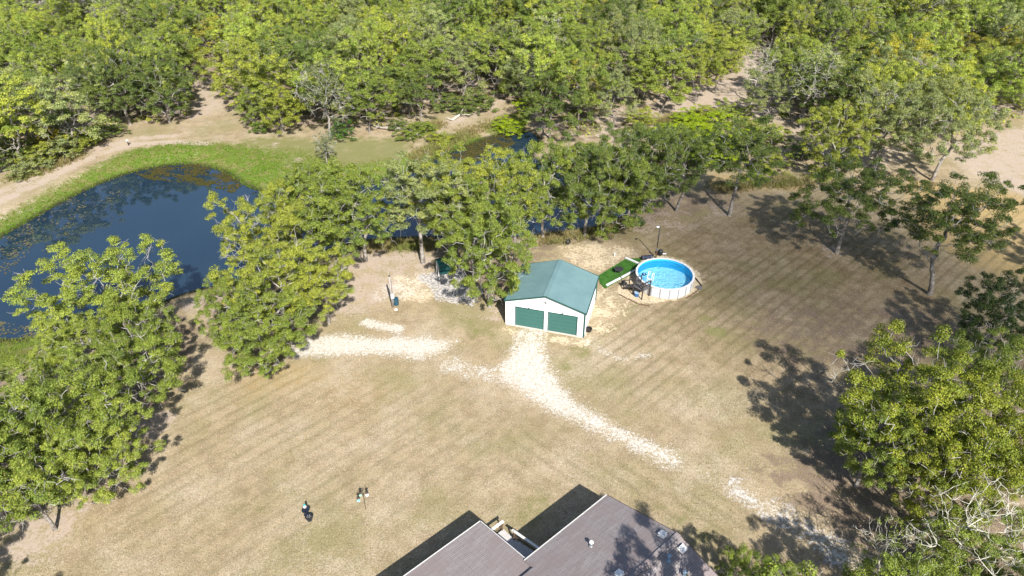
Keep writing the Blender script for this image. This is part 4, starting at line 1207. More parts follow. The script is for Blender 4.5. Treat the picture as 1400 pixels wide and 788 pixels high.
p = at(611, 376)
sw = thing('canopy_swing', 'garden swing with teal canopy in the shade of the oaks', 'swing seat', p, 0.35)
M_TEAL = simple('teal_canvas', (0.012, 0.085, 0.080), 0.85, vary=0.15)
m = MB()
m.add([(-1.15, -0.75, 2.05), (1.15, -0.75, 2.05), (1.15, 0, 2.25), (-1.15, 0, 2.25), (-1.15, 0.75, 2.05), (1.15, 0.75, 2.05),
       (-1.15, -0.75, 1.85), (1.15, -0.75, 1.85), (-1.15, 0.75, 1.85), (1.15, 0.75, 1.85)],
      [(0, 1, 2, 3), (3, 2, 5, 4), (0, 6, 7, 1), (4, 5, 9, 8)])
m.build('canopy', M_TEAL, sw)
for sx in (-1.1, 1.1):
    for sy in (-0.7, 0.7):
        MB().tube([(sx, sy, 0), (sx, sy * 0.25, 2.03)], 0.03, 7).build('leg', M_TRIMW, sw)
MB().tube([(-1.1, 0, 2.02), (1.1, 0, 2.02)], 0.03, 7).build('crossbar', M_TRIMW, sw)
MB().box((0, -0.05, 0.5), (1.7, 0.55, 0.10)).build('seat', M_TEAL, sw, bevel=0.03)
MB().box((0, 0.24, 0.82), (1.7, 0.09, 0.55), rx=-0.2).build('backrest', M_TEAL, sw, bevel=0.03)
for sx in (-0.82, 0.82):
    MB().tube([(sx, -0.05, 0.55), (sx, 0, 2.0)], 0.012, 5).build('hanger', M_GREYMETAL, sw)

p = at(423.5, 711)
pt = thing('flower_pot', 'round black flower pot alone on the dry lawn', 'flower pot', p)
MB().lathe([(0.20, 0), (0.28, 0.38), (0.31, 0.39), (0.31, 0.44), (0.27, 0.44), (0.25, 0.34), (0.02, 0.34)], 20).build('pot', simple('black_glazed_pot', (0.015, 0.020, 0.032), 0.3, spec=0.5), pt)
MB().lathe([(0.01, 0.345), (0.245, 0.345), (0.2, 0.37), (0.01, 0.38)], 14).build('soil', bpy.data.materials['dark_soil'], pt)
for k in range(5):
    a = k * 1.3
    MB().tube([(0.08 * math.cos(a), 0.08 * math.sin(a), 0.36), (0.14 * math.cos(a), 0.14 * math.sin(a), 0.47 + 0.02 * k), (0.2 * math.cos(a), 0.2 * math.sin(a), 0.45)], [0.012, 0.02, 0.004], 5).build('stem', simple('dry_stem', (0.22, 0.24, 0.28), 0.8) if k == 0 else bpy.data.materials['dry_stem'], pt)
p = at(419.5, 704)
pu = thing('garden_urn', 'black pedestal urn topped by a white and teal ornament on the lawn', 'urn', p)
MB().lathe([(0.22, 0), (0.23, 0.06), (0.10, 0.12), (0.08, 0.30), (0.14, 0.38), (0.27, 0.56), (0.31, 0.60), (0.31, 0.64), (0.26, 0.63), (0.20, 0.52), (0.02, 0.50)], 20).build('bowl', bpy.data.materials['black_glazed_pot'], pu)
MB().tube([(0, 0, 0.5), (0, 0, 1.0)], 0.025, 6).build('stake', M_BLACK, pu)
MB().lathe([(0.02, 0.85), (0.11, 0.92), (0.13, 1.0), (0.08, 1.1), (0.02, 1.13)], 12).build('ornament', M_WHITE, pu, smooth=True)
MB().lathe([(0.02, 1.12), (0.09, 1.15), (0.09, 1.24), (0.02, 1.30)], 10).build('finial', simple('teal_glaze', (0.02, 0.30, 0.28), 0.3), pu, smooth=True)
p = at(500.2, 697)
fp = thing('feeder_pole', 'thin black hook pole hung with bird feeders on the lawn', 'bird feeder pole', p, 0.5)
MB().tube([(0, 0, -0.1), (0, 0, 1.95), (0, 0, 2.02)], [0.02, 0.018, 0.04], 7).build('pole', M_BLACK, fp)
FB = [(-0.42, 0.0, simple('pale_blue_feeder', (0.22, 0.52, 0.62), 0.35)), (0.34, 0.18, M_WHITE), (-0.12, 0.42, simple('pale_green_feeder', (0.30, 0.50, 0.36), 0.3))]
for x, y, mt in FB:
    MB().tube([(0, 0, 1.7), (x * 0.5, y * 0.5, 2.02), (x * 0.9, y * 0.9, 1.98), (x, y, 1.78)], 0.012, 6).build('hook', M_BLACK, fp)
    fe = MB().lathe([(0.03, 1.36), (0.13, 1.36), (0.13, 1.39), (0.08, 1.40), (0.08, 1.64)], 14, (x, y, 0)).build('feeder', mt, fp, smooth=False)
    MB().lathe([(0.13, 1.64), (0.12, 1.67), (0.02, 1.78)], 14, (x, y, 0)).build('feeder_roof', simple('dark_brown_tin', (0.05, 0.03, 0.025), 0.5) if 'dark_brown_tin' not in bpy.data.materials else bpy.data.materials['dark_brown_tin'], fe)
p = at(176, 199)
mk = thing('valve_post', 'small dark post on the inner edge of the rutted track', 'post', p)
MB().tube([(0, 0, -0.1), (0, 0, 0.8)], 0.09, 8).build('shaft', M_TIMBER, mk)
MB().box((0, 0, 0.86), (0.36, 0.26, 0.16)).build('cap', M_TRIMW, mk)

# ------------------------------------------------------------------ fallen log and driftwood
M_LOG = bark_material('fallen_log_bark', (0.20, 0.17, 0.14), (0.42, 0.38, 0.33))
def log_obj(name, pts, rads, branches, label, cat, mat=M_LOG):
    c = np.mean([at(*q) for q in pts], 0)
    o = thing(name, label, cat, (c[0], c[1], zg(c[0], c[1])))
    P = [Vector((*(at(*q)[:2] - c[:2]), r * 0.9 + (0.15 if i else 0.0))) for i, (q, r) in enumerate(zip(pts, rads))]
    MB().tube(P, rads, 9).build('stem', mat, o, smooth=True)
    for (k, dx, dy, dz_, r) in branches:
        b0 = P[k]
        e = b0 + Vector((dx, dy, dz_))
        MB().tube([b0, b0.lerp(e, 0.5) + Vector((0.1, -0.1, 0.15)), e], [r, r * 0.8, r * 0.3], 6).build('branch', mat, o, smooth=True)
    return o
log_obj('fallen_log', [(572, 187), (556, 181), (540, 179), (520, 177), (503, 171)], [0.36, 0.32, 0.28, 0.20, 0.10], [(2, -1.5, 1.2, 1.0, 0.10), (3, -1.2, 1.4, 0.7, 0.08), (3, -1.0, -1.2, 0.3, 0.07), (4, -1.2, 0.8, 0.5, 0.05)], 'long pale fallen log on the far bank grass', 'log')
log_obj('driftwood', [(618, 166), (628, 160), (634, 154)], [0.22, 0.2, 0.1], [(1, 2.2, -1.2, 0.5, 0.09), (1, 1.0, 1.4, 1.2, 0.09), (0, -1.4, 0.6, 0.3, 0.07), (2, 1.8, 0.4, 0.9, 0.06)], 'bleached branching driftwood on the creek bank', 'driftwood', M_DEAD)
log_obj('driftwood', [(556, 192), (566, 190)], [0.14, 0.1], [(0, -1.2, 0.5, 0.2, 0.05), (1, 1.2, 0.6, 0.3, 0.05)], 'short grey dead branch lying near the fallen log', 'driftwood', M_DEAD)

# ------------------------------------------------------------------ house: only its gable end and the notch with the deck are in view
def shingle_material():
    n = NT('asphalt_shingles')
    b = n.node('ShaderNodeTexBrick')
    n.put(b.inputs['Vector'], n.mapping(n.obj(), (1, 1, 0)))
    b.inputs['Scale'].default_value = 1.0
    b.inputs['Brick Width'].default_value = 0.85
    b.inputs['Row Height'].default_value = 0.145
    b.inputs['Mortar Size'].default_value = 0.012
    b.inputs['Bias'].default_value = -0.1
    n.put(b.inputs['Color1'], (0.225, 0.195, 0.190)); n.put(b.inputs['Color2'], (0.270, 0.245, 0.240)); n.put(b.inputs['Mortar'], (0.110, 0.095, 0.095))
    c = n.mix(n.math('MULTIPLY', n.remap(n.noise(0.5, 4, 0.6, vec=n.obj()), 0.4, 0.65), 0.55), b.outputs['Color'], (0.215, 0.165, 0.155))
    streak = n.noise(1.0, 4, 0.7, vec=n.mapping(n.obj(), (0.5, 2.6, 1)))
    c = n.mix(n.math('MULTIPLY', n.remap(streak, 0.5, 0.75), 0.5), c, (0.31, 0.295, 0.295))
    c = n.mix(n.math('MULTIPLY', n.remap(n.noise(40, 2, vec=n.obj()), 0.35, 0.7), 0.35), c, (0.12, 0.105, 0.105))
    n.principled(c, 0.92, spec=0.15, normal=n.bump(b.outputs['Fac'], -0.5, 0.02))
    return n.m
def siding_material():
    n = NT('beige_siding')
    w_ = n.node('ShaderNodeTexWave', wave_type='BANDS', bands_direction='Z', wave_profile='SAW')
    n.put(w_.inputs['Vector'], n.obj()); w_.inputs['Scale'].default_value = 1.2
    n.principled(n.mix(n.noise(1.0, 3, vec=n.obj()), (0.42, 0.38, 0.31), (0.50, 0.46, 0.38)), 0.8, normal=n.bump(w_.outputs['Fac'], 0.5, 0.03))
    return n.m
M_SHING, M_SIDE = shingle_material(), siding_material()
M_GLASS = simple('dark_window_glass', (0.02, 0.03, 0.04), 0.08, spec=0.6, vary=0.1)
HA = at(830, 677, 4.4)
house = thing('house', 'long house with mauve grey shingle gable roof and white gutters', 'house', (HA[0], HA[1], 0), math.radians(-138.51))
S, EZ, RY, HX = 0.29, 4.4, 6.2, 17.0
RZ = EZ + S * RY
def slab(pts, th):
    n_ = len(pts)
    return pts + [(x, y, z - th) for x, y, z in pts], [tuple(range(n_)), tuple(range(2 * n_ - 1, n_ - 1, -1))] + [(i, n_ + i, n_ + (i + 1) % n_, (i + 1) % n_) for i in range(n_)]
zz = lambda y: EZ + S * y
SB = 0.85
m = MB(); m.add(*slab([(0, 0, EZ), (8.21, 0, EZ), (8.21, SB, zz(SB)), (HX, SB, zz(SB)), (HX, RY, RZ), (0, RY, RZ)], 0.14))
roof_a = m.build('roof', M_SHING, house)
m = MB(); m.add(*slab([(0, RY + 0.001, RZ), (HX, RY + 0.001, RZ), (HX, 2 * RY, EZ), (0, 2 * RY, EZ)], 0.14))
roof_b = m.build('roof', M_SHING, house)
BX, BY, BZ, BS = 7.96, -4.98, 3.4, 0.165
m = MB(); m.add(*slab([(BX, BY, BZ), (HX, BY, BZ), (HX, 1.3, BZ + BS * (1.3 - BY)), (BX, 1.3, BZ + BS * (1.3 - BY))], 0.14))
m.build('porch_roof', M_SHING, house)
MB().bar((0, RY, RZ + 0.035), (HX, RY, RZ + 0.035), 0.34, 0.03).build('ridge_cap', M_SHING, roof_a)
# gutters and fascia
def gutter(x0, x1, y, z):
    m = MB()
    m.box(((x0 + x1) / 2, y - 0.045, z - 0.14), (x1 - x0, 0.07, 0.02)).box(((x0 + x1) / 2, y - 0.085, z - 0.085), (x1 - x0, 0.018, 0.12)).box(((x0 + x1) / 2, y - 0.02, z - 0.08), (x1 - x0, 0.02, 0.14))
    for x in (x0 + 0.01, x1 - 0.01):
        m.box((x, y - 0.05, z - 0.085), (0.02, 0.085, 0.12))
    return m.build('gutter', M_TRIMW, house)
gutter(-0.02, 8.18, 0.0, EZ); gutter(BX - 0.02, HX, BY, BZ)
M_RAKE = simple('dark_brown_drip_edge', (0.06, 0.045, 0.042), 0.6)
MB().bar((-0.03, 0.02, EZ - 0.09), (-0.03, RY, RZ - 0.09), 0.03, 0.19).build('rake_board', M_RAKE, house)
MB().bar((-0.03, RY, RZ - 0.09), (-0.03, 2 * RY, EZ - 0.09), 0.03, 0.19).build('rake_board', M_RAKE, house)
MB().bar((BX - 0.03, BY + 0.03, BZ - 0.085), (BX - 0.03, -0.2, BZ + BS * (-0.2 - BY) - 0.085), 0.03, 0.19).build('rake_board', M_TRIMW, house)
# walls
wx0, wy0, wy1 = 0.35, 0.65, 2 * RY - 0.6
vs = []
for x in (wx0, wx0 + 0.15):
    vs += [(x, wy0, 0), (x, wy1, 0), (x, wy1, zz(2 * RY - wy1) - 0.17), (x, RY, RZ - 0.17), (x, wy0, zz(wy0) - 0.17)]
MB().add(vs, [(0, 1, 2, 3, 4), (9, 8, 7, 6, 5)] + [(i, (i + 1) % 5, 5 + (i + 1) % 5, 5 + i) for i in range(5)]).build('gable_wall', M_SIDE, house)
MB().box(((wx0 + 0.152 + 8.4) / 2, wy0 + 0.075, 2.2), (8.4 - wx0 - 0.152, 0.15, 4.40)).build('wall', M_SIDE, house)
MB().box(((wx0 + 0.152 + HX) / 2, wy1 - 0.075, 2.15), (HX - wx0 - 0.152, 0.15, 4.30)).build('wall', M_SIDE, house)
MB().box((8.478, (BY + 0.4 + 0.79) / 2, 1.62), (0.15, 0.79 - BY - 0.4, 3.24)).build('wall', M_SIDE, house)
MB().box(((8.56 + HX) / 2, BY + 0.475, 1.6), (HX - 8.56, 0.15, 3.20)).build('wall', M_SIDE, house)
MB().box((HX - 0.3, (BY + 0.56 + wy1) / 2, 1.55), (0.15, wy1 - BY - 1.2, 3.1)).build('wall', M_SIDE, house)
for (x, y, rz_, w_, h_, z) in ((2.6, wy0 - 0.01, 0, 1.4, 1.2, 2.9), (wx0 - 0.01, 4.0, math.pi / 2, 1.2, 1.2, 2.8), (wx0 - 0.01, 8.6, math.pi / 2, 1.2, 1.2, 2.8), (11.0, BY + 0.39, 0, 1.4, 1.1, 2.0), (14.0, BY + 0.39, 0, 1.4, 1.1, 2.0)):
    c_, s_ = math.cos(rz_), math.sin(rz_)
    wdw = MB().box((x, y, z), (w_, 0.05, h_), rz=rz_).build('window', M_GLASS, house)
    MB().box((x, y, z + h_ / 2 + 0.04), (w_ + 0.16, 0.09, 0.08), rz=rz_).box((x, y, z - h_ / 2 - 0.04), (w_ + 0.16, 0.09, 0.08), rz=rz_).box((x + c_ * (w_ / 2 + 0.04), y + s_ * (w_ / 2 + 0.04), z), (0.08, 0.085, h_), rz=rz_).box((x - c_ * (w_ / 2 + 0.04), y - s_ * (w_ / 2 + 0.04), z), (0.08, 0.085, h_), rz=rz_).build('frame', M_TRIMW, wdw)
dr = MB().box((6.7, wy0 - 0.01, 2.5), (0.95, 0.06, 2.05)).build('door', M_TRIMW, house)
MB().lathe([(0.01, 0), (0.035, 0.01), (0.035, 0.05), (0.01, 0.06)], 8, (7.05, wy0 - 0.09, 2.45)).build('handle', M_GREYMETAL, dr)

# roof vents, placed where the pixel ray meets the roof plane
Hm = Matrix.Translation((HA[0], HA[1], 0)) @ Matrix.Rotation(math.radians(-138.51), 4, 'Z')
def on_roof(px, py, far_side):
    p0 = Hm @ Vector((0, RY, RZ))
    nl_ = Vector((0, S if far_side else -S, 1)).normalized()
    nw = (Hm.to_3x3() @ nl_)
    return Hm.inverted() @ Vector(on_plane(px, py, np.array(p0), np.array(nw)))
for px, py, fs in ((906, 732, False), (932.5, 751, True), (847, 786, False), (880, 812, True)):
    q = on_roof(px, py, fs)
    a_ = math.atan(S) * (-1 if fs else 1)
    v = bpy.data.objects.new('box_vent', MB().box((0, 0, 0.02), (0.50, 0.50, 0.03)).box((0, 0, 0.10), (0.36, 0.36, 0.15)).mesh('box_vent', M_TRIMW))
    COL.objects.link(v); v.parent = house; v.location = q + Vector((0, 0, 0.0)); v.rotation_euler = (a_, 0, 0)
    h_ = MB().box((0, 0, 0.20), (0.46, 0.46, 0.05)).build('hood', M_POOLW, v, bevel=0.02)
for px, py, fs, hh in ((808, 747, False, 0.42), (914, 767, True, 0.50), (935, 789, True, 0.5)):
    q = on_roof(px, py, fs)
    v = MB().lathe([(0.17, -0.04), (0.15, 0.06), (0.07, 0.10), (0.07, hh)], 12).build('pipe_vent', simple('blue_grey_vent', (0.22, 0.32, 0.40), 0.45, 0.3) if fs and 'blue_grey_vent' not in bpy.data.materials else (bpy.data.materials['blue_grey_vent'] if fs else M_GREYMETAL), house, q)
    MB().lathe([(0.13, hh - 0.04), (0.15, hh), (0.13, hh + 0.06), (0.02, hh + 0.10)], 12).build('cap', M_WHITE if not fs else bpy.data.materials['blue_grey_vent'], v)

# back deck in the notch, with steps down to the lawn
dk = thing('back_deck', 'small grey board deck with steps in the house corner', 'deck', (HA[0], HA[1], 0), math.radians(-138.51))
M_PALEWOOD = simple('sun_bleached_boards', (0.42, 0.40, 0.385), 0.9, vary=0.18, scale=5, bump=0.3)
M_WHITEWOOD = simple('weathered_white_paint', (0.66, 0.63, 0.58), 0.8, vary=0.12, scale=6)
for k in range(13):
    MB().box((6.93, 0.50 - 0.145 * k - 0.02, 1.45), (2.1, 0.132, 0.04)).build('deck_board', M_PALEWOOD, dk)
MB().box((6.93, -0.42, 1.33), (2.0, 1.8, 0.16)).build('joist_frame', M_GREYWOOD, dk)
for k in range(4):
    for j in range(3):
        MB().box((6.68, -1.55 - 0.60 * k - 0.195 * j, 1.22 - 0.23 * k), (1.9, 0.185, 0.045)).build('tread', M_PALEWOOD, dk)
for x in (5.80, 7.56):
    MB().bar((x, -1.2, 1.16), (x, -4.0, 0.14), 0.05, 0.24).build('stringer', M_GREYWOOD, dk)
for k in range(6):
    MB().box((6.62, -4.02 - 0.195 * k, 0.34), (1.85, 0.185, 0.045)).build('landing_board', M_PALEWOOD, dk)
MB().box((6.62, -4.5, 0.15), (1.8, 1.1, 0.33)).build('landing_frame', M_GREYWOOD, dk)
for x, y, z in ((5.80, -0.9, 2.45), (5.80, -3.75, 1.55), (5.84, -5.08, 1.3), (7.3, -5.08, 1.3)):
    MB().box((x, y, z / 2), (0.10, 0.10, z)).build('post', M_BROWNWOOD, dk)
MB().bar((5.78, -0.75, 2.40), (5.78, -4.0, 1.45), 0.20, 0.05).build('handrail', M_WHITEWOOD, dk)
MB().bar((5.82, -0.9, 1.95), (5.82, -3.7, 1.0), 0.04, 0.12).build('mid_rail', M_BROWNWOOD, dk)
MB().bar((5.70, -5.08, 1.33), (7.5, -5.08, 1.33), 0.22, 0.05).build('handrail', M_WHITEWOOD, dk)
MB().bar((5.8, -5.08, 0.8), (7.4, -5.08, 0.8), 0.04, 0.12).build('mid_rail', M_BROWNWOOD, dk)
q = Hm @ Vector((6.9, -4.85, 0.36))
put = thing('potted_plant', 'small yellow green plant in a brown pot at the deck steps', 'potted plant', q)
MB().lathe([(0.11, 0), (0.16, 0.24), (0.17, 0.25), (0.13, 0.24), (0.02, 0.22)], 14).build('pot', M_BROWNWOOD, put)
gq = np.random.default_rng(5)
u_ = rand_unit(gq, 160); u_[:, 2] = np.abs(u_[:, 2])
Vq, Qq, Aq = leaf_quads(u_ * 0.28 * gq.random((160, 1)) ** 0.5 + np.array([0, 0, 0.32]), u_, 0.11, gq, np.full(160, 0.6))
c_ = place('foliage', np_mesh('pot_foliage', Vq, Qq, M_LEAF, Aq), put); c_.color = (0.28, 0.26, 0.02, 1)

# ------------------------------------------------------------------ loose cover: grass tufts, pads, gravel
def tuft_mesh(P, h, w, nb, g, lean=0.5):
    n = len(P)
    a = g.uniform(0, 2 * np.pi, (n, nb))
    hh = (h * g.uniform(0.5, 1.3, (n, 1)) * g.uniform(0.7, 1.2, (n, nb)))
    ww = w * g.uniform(0.6, 1.4, (n, nb))
    d = np.stack([np.cos(a), np.sin(a), np.zeros_like(a)], -1)
    s = np.stack([-np.sin(a), np.cos(a), np.zeros_like(a)], -1)
    base = P[:, None, :] + d * (hh * 0.15)[..., None]
    tip = base + d * (hh * lean * g.uniform(0.4, 1.6, (n, nb)))[..., None] + np.array([0, 0, 1.0]) * hh[..., None]
    V = np.stack([base - s * ww[..., None], base + s * ww[..., None], tip], 2).reshape(-1, 3)
    return V, np.arange(len(V)).reshape(-1, 3), np.repeat(g.random(n), nb * 3)

def tuft_material(name, a, b, c2, spec=0.1):
    n = NT(name)
    t = n.attr('tint')
    c = n.mix(t, a, b)
    c = n.mix(n.remap(n.noise(0.11, 4, 0.6), 0.42, 0.72), c, c2)
    d = n.node('ShaderNodeBsdfDiffuse'); n.put(d.inputs[0], c)
    tr = n.node('ShaderNodeBsdfTranslucent'); n.put(tr.inputs[0], c)
    mx = n.node('ShaderNodeMixShader'); mx.inputs[0].default_value = 0.3
    n.t.links.new(d.outputs[0], mx.inputs[1]); n.t.links.new(tr.outputs[0], mx.inputs[2]); n.t.links.new(mx.outputs[0], n.out.inputs['Surface'])
    return n.m

def grid_lookup(arr, P):
    ix = np.clip(np.searchsorted(gx, P[:, 0]) - 1, 0, NX - 2)
    iy = np.clip(np.searchsorted(gy, P[:, 1]) - 1, 0, NY - 2)
    return arr.reshape(NY, NX)[iy, ix]

def stuff(name, V, Q, mat, attrs, label, cat):
    o = place(name, np_mesh(name, V, Q, mat, attrs))
    o['kind'] = 'stuff'
    return tag(o, label, cat)

g = np.random.default_rng(21)
# dry lawn blades, thick near the house and thinning out with distance
Pn = np.stack([g.uniform(-62, 66, 420000), 24 + 74 * g.random(420000) ** 1.25], 1)
bare_m = np.maximum.reduce([grid_lookup(x, Pn) for x in (caliche, tansand, pinkdirt * 0.9, greyrock, lush, wet, forest)])
keep = (g.random(len(Pn)) > bare_m * 1.25) & (sdist(Pn, pond) < -1.0)
qh = np.array([[*(Hm @ Vector(v_))][:2] for v_ in ((0.3, 0.6, 0), (17, 0.6, 0), (17, 12, 0), (0.3, 12, 0))])
keep &= sdist(Pn, qh) < 0
keep &= np.hypot(Pn[:, 0] - PX, Pn[:, 1] - PY) > 4.9
keep &= sdist(Pn, turf) < 0
gq_ = np.array([[-0.57 + math.cos(GA) * a_ - math.sin(GA) * b2, 59.88 + math.sin(GA) * a_ + math.cos(GA) * b2] for a_, b2 in ((-.2, -.2), (GW + .2, -.2), (GW + .2, GL + .2), (-.2, GL + .2))])
keep &= sdist(Pn, gq_) < 0
Pn = Pn[keep][:150000]
V, Q, tn = tuft_mesh(np.concatenate([Pn, np.full((len(Pn), 1), -0.01)], 1), 0.075, 0.030, 3, g, lean=1.1)
stuff('dry_grass', V, Q, tuft_material('dry_grass_blades', (0.305, 0.24, 0.145), (0.46, 0.38, 0.255), (0.265, 0.24, 0.115)), dict(tint=tn), 'short dry straw coloured grass of the mown lawn', 'grass')

# lush bank grass
Pl = np.stack([g.uniform(-75, 50, 260000), g.uniform(40, 130, 260000)], 1)
lm = grid_lookup(lush, Pl)
Pl = Pl[(lm > 0.45 + 0.6 * g.random(len(Pl)) - 0.25) & (sdist(Pl, pond) < 0.6)][:30000]
zl = ground_z(sdist(Pl, pond))
V, Q, tn = tuft_mesh(np.concatenate([Pl, zl[:, None] - 0.02], 1), 0.20, 0.030, 4, g, lean=0.7)
stuff('bank_grass', V, Q, tuft_material('lush_grass_blades', (0.080, 0.155, 0.014), (0.165, 0.250, 0.026), (0.20, 0.21, 0.050)), dict(tint=tn), 'bright green grass growing round the pond edge', 'grass')
# tall tan grass along the creek and at the foot of the wood
lines = [[(560, 215), (600, 200), (640, 180), (700, 160)], [(560, 185), (600, 170)], [(760, 215), (830, 205)], [(980, 258), (1040, 252), (1100, 250)], [(20, 245), (60, 232), (110, 212)], [(900, 170), (940, 160)], [(500, 335), (590, 332)], [(740, 325), (860, 305)]]
Pt = []
for ln in lines:
    L = gpoly(ln)
    t_ = g.random((900, 1)) * (len(L) - 1)
    i0 = t_.astype(int).ravel()
    Pt.append(L[i0] + (L[np.minimum(i0 + 1, len(L) - 1)] - L[i0]) * (t_ - i0[:, None]) + g.normal(0, 0.9, (900, 2)))
Pt = np.concatenate(Pt)
Pt = Pt[sdist(Pt, pond) < 0.2]
zl = ground_z(sdist(Pt, pond))
V, Q, tn = tuft_mesh(np.concatenate([Pt, zl[:, None] - 0.02], 1), 0.7, 0.03, 7, g, lean=0.5)
stuff('tall_grass', V, Q, tuft_material('tall_grass_blades', (0.20, 0.17, 0.06), (0.36, 0.30, 0.15), (0.17, 0.20, 0.05)), dict(tint=tn), 'tall tan grass fringing the creek and wood', 'grass')

# floating pads: dense brownish mats and scattered leaves
def discs(P, r, z, g):
    n = len(P)
    k = 6
    a = np.arange(k) * 2 * np.pi / k
    rr = r * g.uniform(0.5, 1.4, (n, 1)) * g.uniform(0.75, 1.15, (n, k))
    V = np.stack([P[:, :1] + rr * np.cos(a), P[:, 1:] + rr * np.sin(a), np.repeat(z + g.uniform(0, 0.03, (n, 1)), k, 1)], -1).reshape(-1, 3)
    return V, np.arange(n * k).reshape(-1, k), np.repeat(g.random(n), k)
def pads_in(poly_px, n, fall=0.0):
    pl = gpoly(poly_px, WATER_Z)
    lo, hi = pl.min(0), pl.max(0)
    P = g.uniform(lo, hi, (n * 4, 2))
    d = sdist(P, pl)
    P = P[(d > 0) & (sdist(P, pond) > 0.1)]
    nz = np.sin(P[:, 0] * 1.1 + np.sin(P[:, 1] * 0.9) * 2) * np.sin(P[:, 1] * 1.3 + 1.0) + g.normal(0, 0.5, len(P))
    return P[nz > fall][:n]
PA = np.concatenate([pads_in([(180, 236), (262, 221), (312, 233), (330, 255), (318, 264), (290, 256), (250, 250), (205, 246)], 2600, 0.15),
                     pads_in([(600, 215), (640, 194), (690, 182), (705, 196), (650, 222), (612, 232)], 2600, -0.2)])
V, Q, tn = discs(PA, 0.15, WATER_Z + 0.012, g)
stuff('water_weed', V, Q, tuft_material('brown_water_weed', (0.045, 0.055, 0.014), (0.115, 0.088, 0.036), (0.075, 0.070, 0.022)), dict(tint=tn), 'brown and olive weed matted on the water', 'water weed')
PB = np.concatenate([pads_in([(30, 330), (60, 285), (130, 258), (170, 262), (120, 300), (70, 350)], 300, 0.45), pads_in([(-60, 420), (-40, 350), (0, 318), (55, 300), (40, 345), (0, 385)], 500, 0.3),
                     pads_in([(0, 468), (0, 440), (60, 450), (90, 460), (40, 468)], 260, 0.0)])
V, Q, tn = discs(PB, 0.12, WATER_Z + 0.012, g)
stuff('lily_pads', V, Q, tuft_material('pale_lily_pads', (0.10, 0.11, 0.06), (0.20, 0.17, 0.11), (0.09, 0.10, 0.04)), dict(tint=tn), 'scattered pale lily pads floating on the pond', 'lily pads')

# white stones of the caliche tracks
Pg = np.stack([g.uniform(-28, 36, 160000), g.uniform(26, 66, 160000)], 1)
cm = grid_lookup(caliche, Pg)
Pg = Pg[(cm > 0.15) & (g.random(len(Pg)) < cm ** 2)][:6000]
n = len(Pg)
base = np.array([[1, 0, 0], [0, 1, 0], [-1, 0, 0], [0, -1, 0], [0, 0, 0.8]], float)
a = g.uniform(0, 6.28, n)
sz = 0.026 * g.lognormal(0, 0.5, n)
R = np.stack([np.stack([np.cos(a), -np.sin(a)], -1), np.stack([np.sin(a), np.cos(a)], -1)], -2)
xy = np.einsum('nij,kj->nki', R, base[:, :2]) * sz[:, None, None] * g.uniform(0.7, 1.3, (n, 5, 1)) + Pg[:, None, :]
z = base[None, :, 2:] * sz[:, None, None] - 0.004
V = np.concatenate([xy, np.broadcast_to(z, (n, 5, 1))], -1).reshape(-1, 3)
Q = (np.arange(n) * 5)[:, None, None] + np.array([[0, 1, 4], [1, 2, 4], [2, 3, 4], [3, 0, 4]])[None]
stuff('gravel', V, Q.reshape(-1, 3), simple('white_caliche_stone', (0.52, 0.48, 0.42), 0.95, vary=0.2, scale=0.8), dict(tint=np.zeros(len(V))), 'loose white caliche stones on the driveway', 'gravel')

# undergrowth through the wood
Pu = np.stack([g.uniform(-120, 120, 9000), g.uniform(90, 200, 9000)], 1)
Pu = Pu[in_forest(Pu)]
for c in CLEAR:
    Pu = Pu[sdist(Pu, c) < 0]
Pu = Pu[sdist(Pu, pond) < -3][:1500]
kk = 46
u_ = rand_unit(g, len(Pu) * kk); u_[:, 2] = np.abs(u_[:, 2])
sc = np.repeat(g.uniform(0.5, 1.5, len(Pu)), kk)[:, None]
Pc = np.repeat(np.concatenate([Pu, np.zeros((len(Pu), 1))], 1), kk, 0) + u_ * np.array([1.2, 1.2, 0.9]) * sc * g.random((len(u_), 1)) ** 0.4
V, Q, A = leaf_quads(Pc, u_, 0.34, g, np.repeat(g.random(len(Pu)), kk))
o = stuff('undergrowth', V, Q, M_LEAF, A, 'low green undergrowth on the floor of the wood', 'undergrowth')
o.color = (*G_YEL, 1)

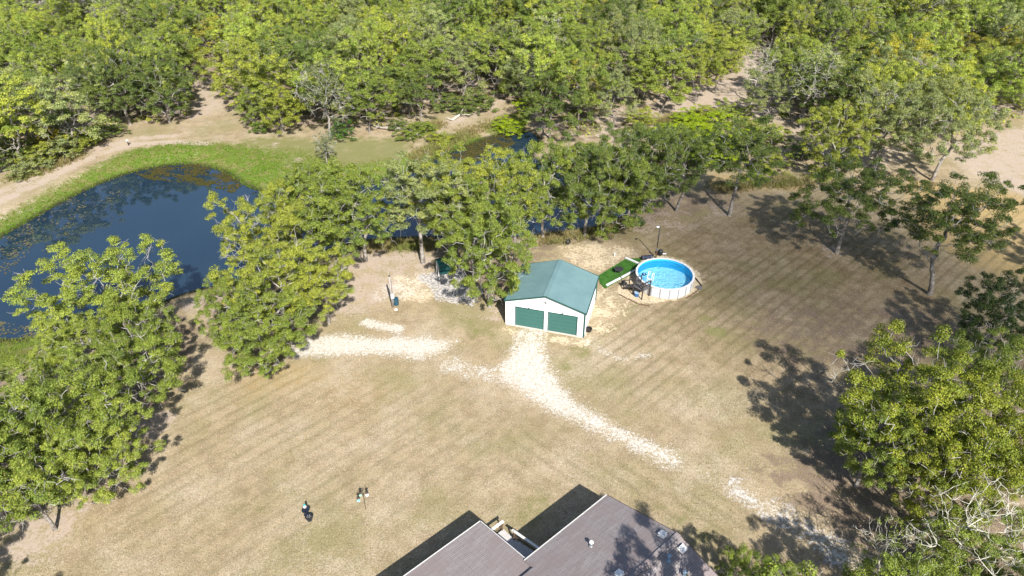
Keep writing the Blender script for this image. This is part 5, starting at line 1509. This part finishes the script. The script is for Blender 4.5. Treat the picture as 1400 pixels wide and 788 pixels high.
# ------------------------------------------------------------------ a thin drifting cloud, high behind the camera, that shades part of the lawn
def cloud_material():
    n = NT('thin_cloud')
    oc = n.obj()
    ln = n.node('ShaderNodeVectorMath', operation='LENGTH')
    n.put(ln.inputs[0], n.mapping(oc, (1, 1, 0)))
    f = n.math('ADD', n.math('SUBTRACT', 1.0, ln.outputs['Value']), n.math('MULTIPLY', n.math('SUBTRACT', n.noise(2.2, 4, 0.6, vec=oc), 0.5), 0.9))
    a_ = n.math('MULTIPLY', n.remap(f, 0.02, 0.55), 0.42)
    d = n.node('ShaderNodeBsdfDiffuse'); n.put(d.inputs[0], (0.9, 0.9, 0.9))
    tl = n.node('ShaderNodeBsdfTranslucent'); n.put(tl.inputs[0], (0.9, 0.9, 0.9))
    m1 = n.node('ShaderNodeMixShader'); m1.inputs[0].default_value = 0.5
    n.t.links.new(d.outputs[0], m1.inputs[1]); n.t.links.new(tl.outputs[0], m1.inputs[2])
    tp = n.node('ShaderNodeBsdfTransparent')
    mx = n.node('ShaderNodeMixShader')
    n.put(mx.inputs[0], a_)
    n.t.links.new(tp.outputs[0], mx.inputs[1]); n.t.links.new(m1.outputs[0], mx.inputs[2])
    n.t.links.new(mx.outputs[0], n.out.inputs['Surface'])
    return n.m
import bmesh
bm = bmesh.new()
bmesh.ops.create_icosphere(bm, subdivisions=5, radius=1.0)
gc = np.random.default_rng(3)
waves = [(rand_unit(gc, 1)[0] * gc.uniform(2, 7), gc.uniform(0, 6.28), gc.uniform(0.02, 0.06)) for _ in range(14)]
for v in bm.verts:
    k = 1 + sum(a_ * math.sin(v.co.x * w_[0] + v.co.y * w_[1] + v.co.z * w_[2] + ph) for w_, ph, a_ in waves)
    v.co *= k
me = bpy.data.meshes.new('cloud'); bm.to_mesh(me); bm.free()
me.polygons.foreach_set('use_smooth', [True] * len(me.polygons))
me.materials.append(cloud_material())
for gc_, sx, sy, rz_ in (((39.0, 73.0), 36, 25, -0.45),):
    t_ = 520.0 / math.sin(SUN_EL)
    cl = place('cloud', me, None, (gc_[0] + to_sun.x * t_, gc_[1] + to_sun.y * t_, 520.0), rz_)
    cl.scale = (sx, sy, 6.0)
    cl['kind'] = 'structure'
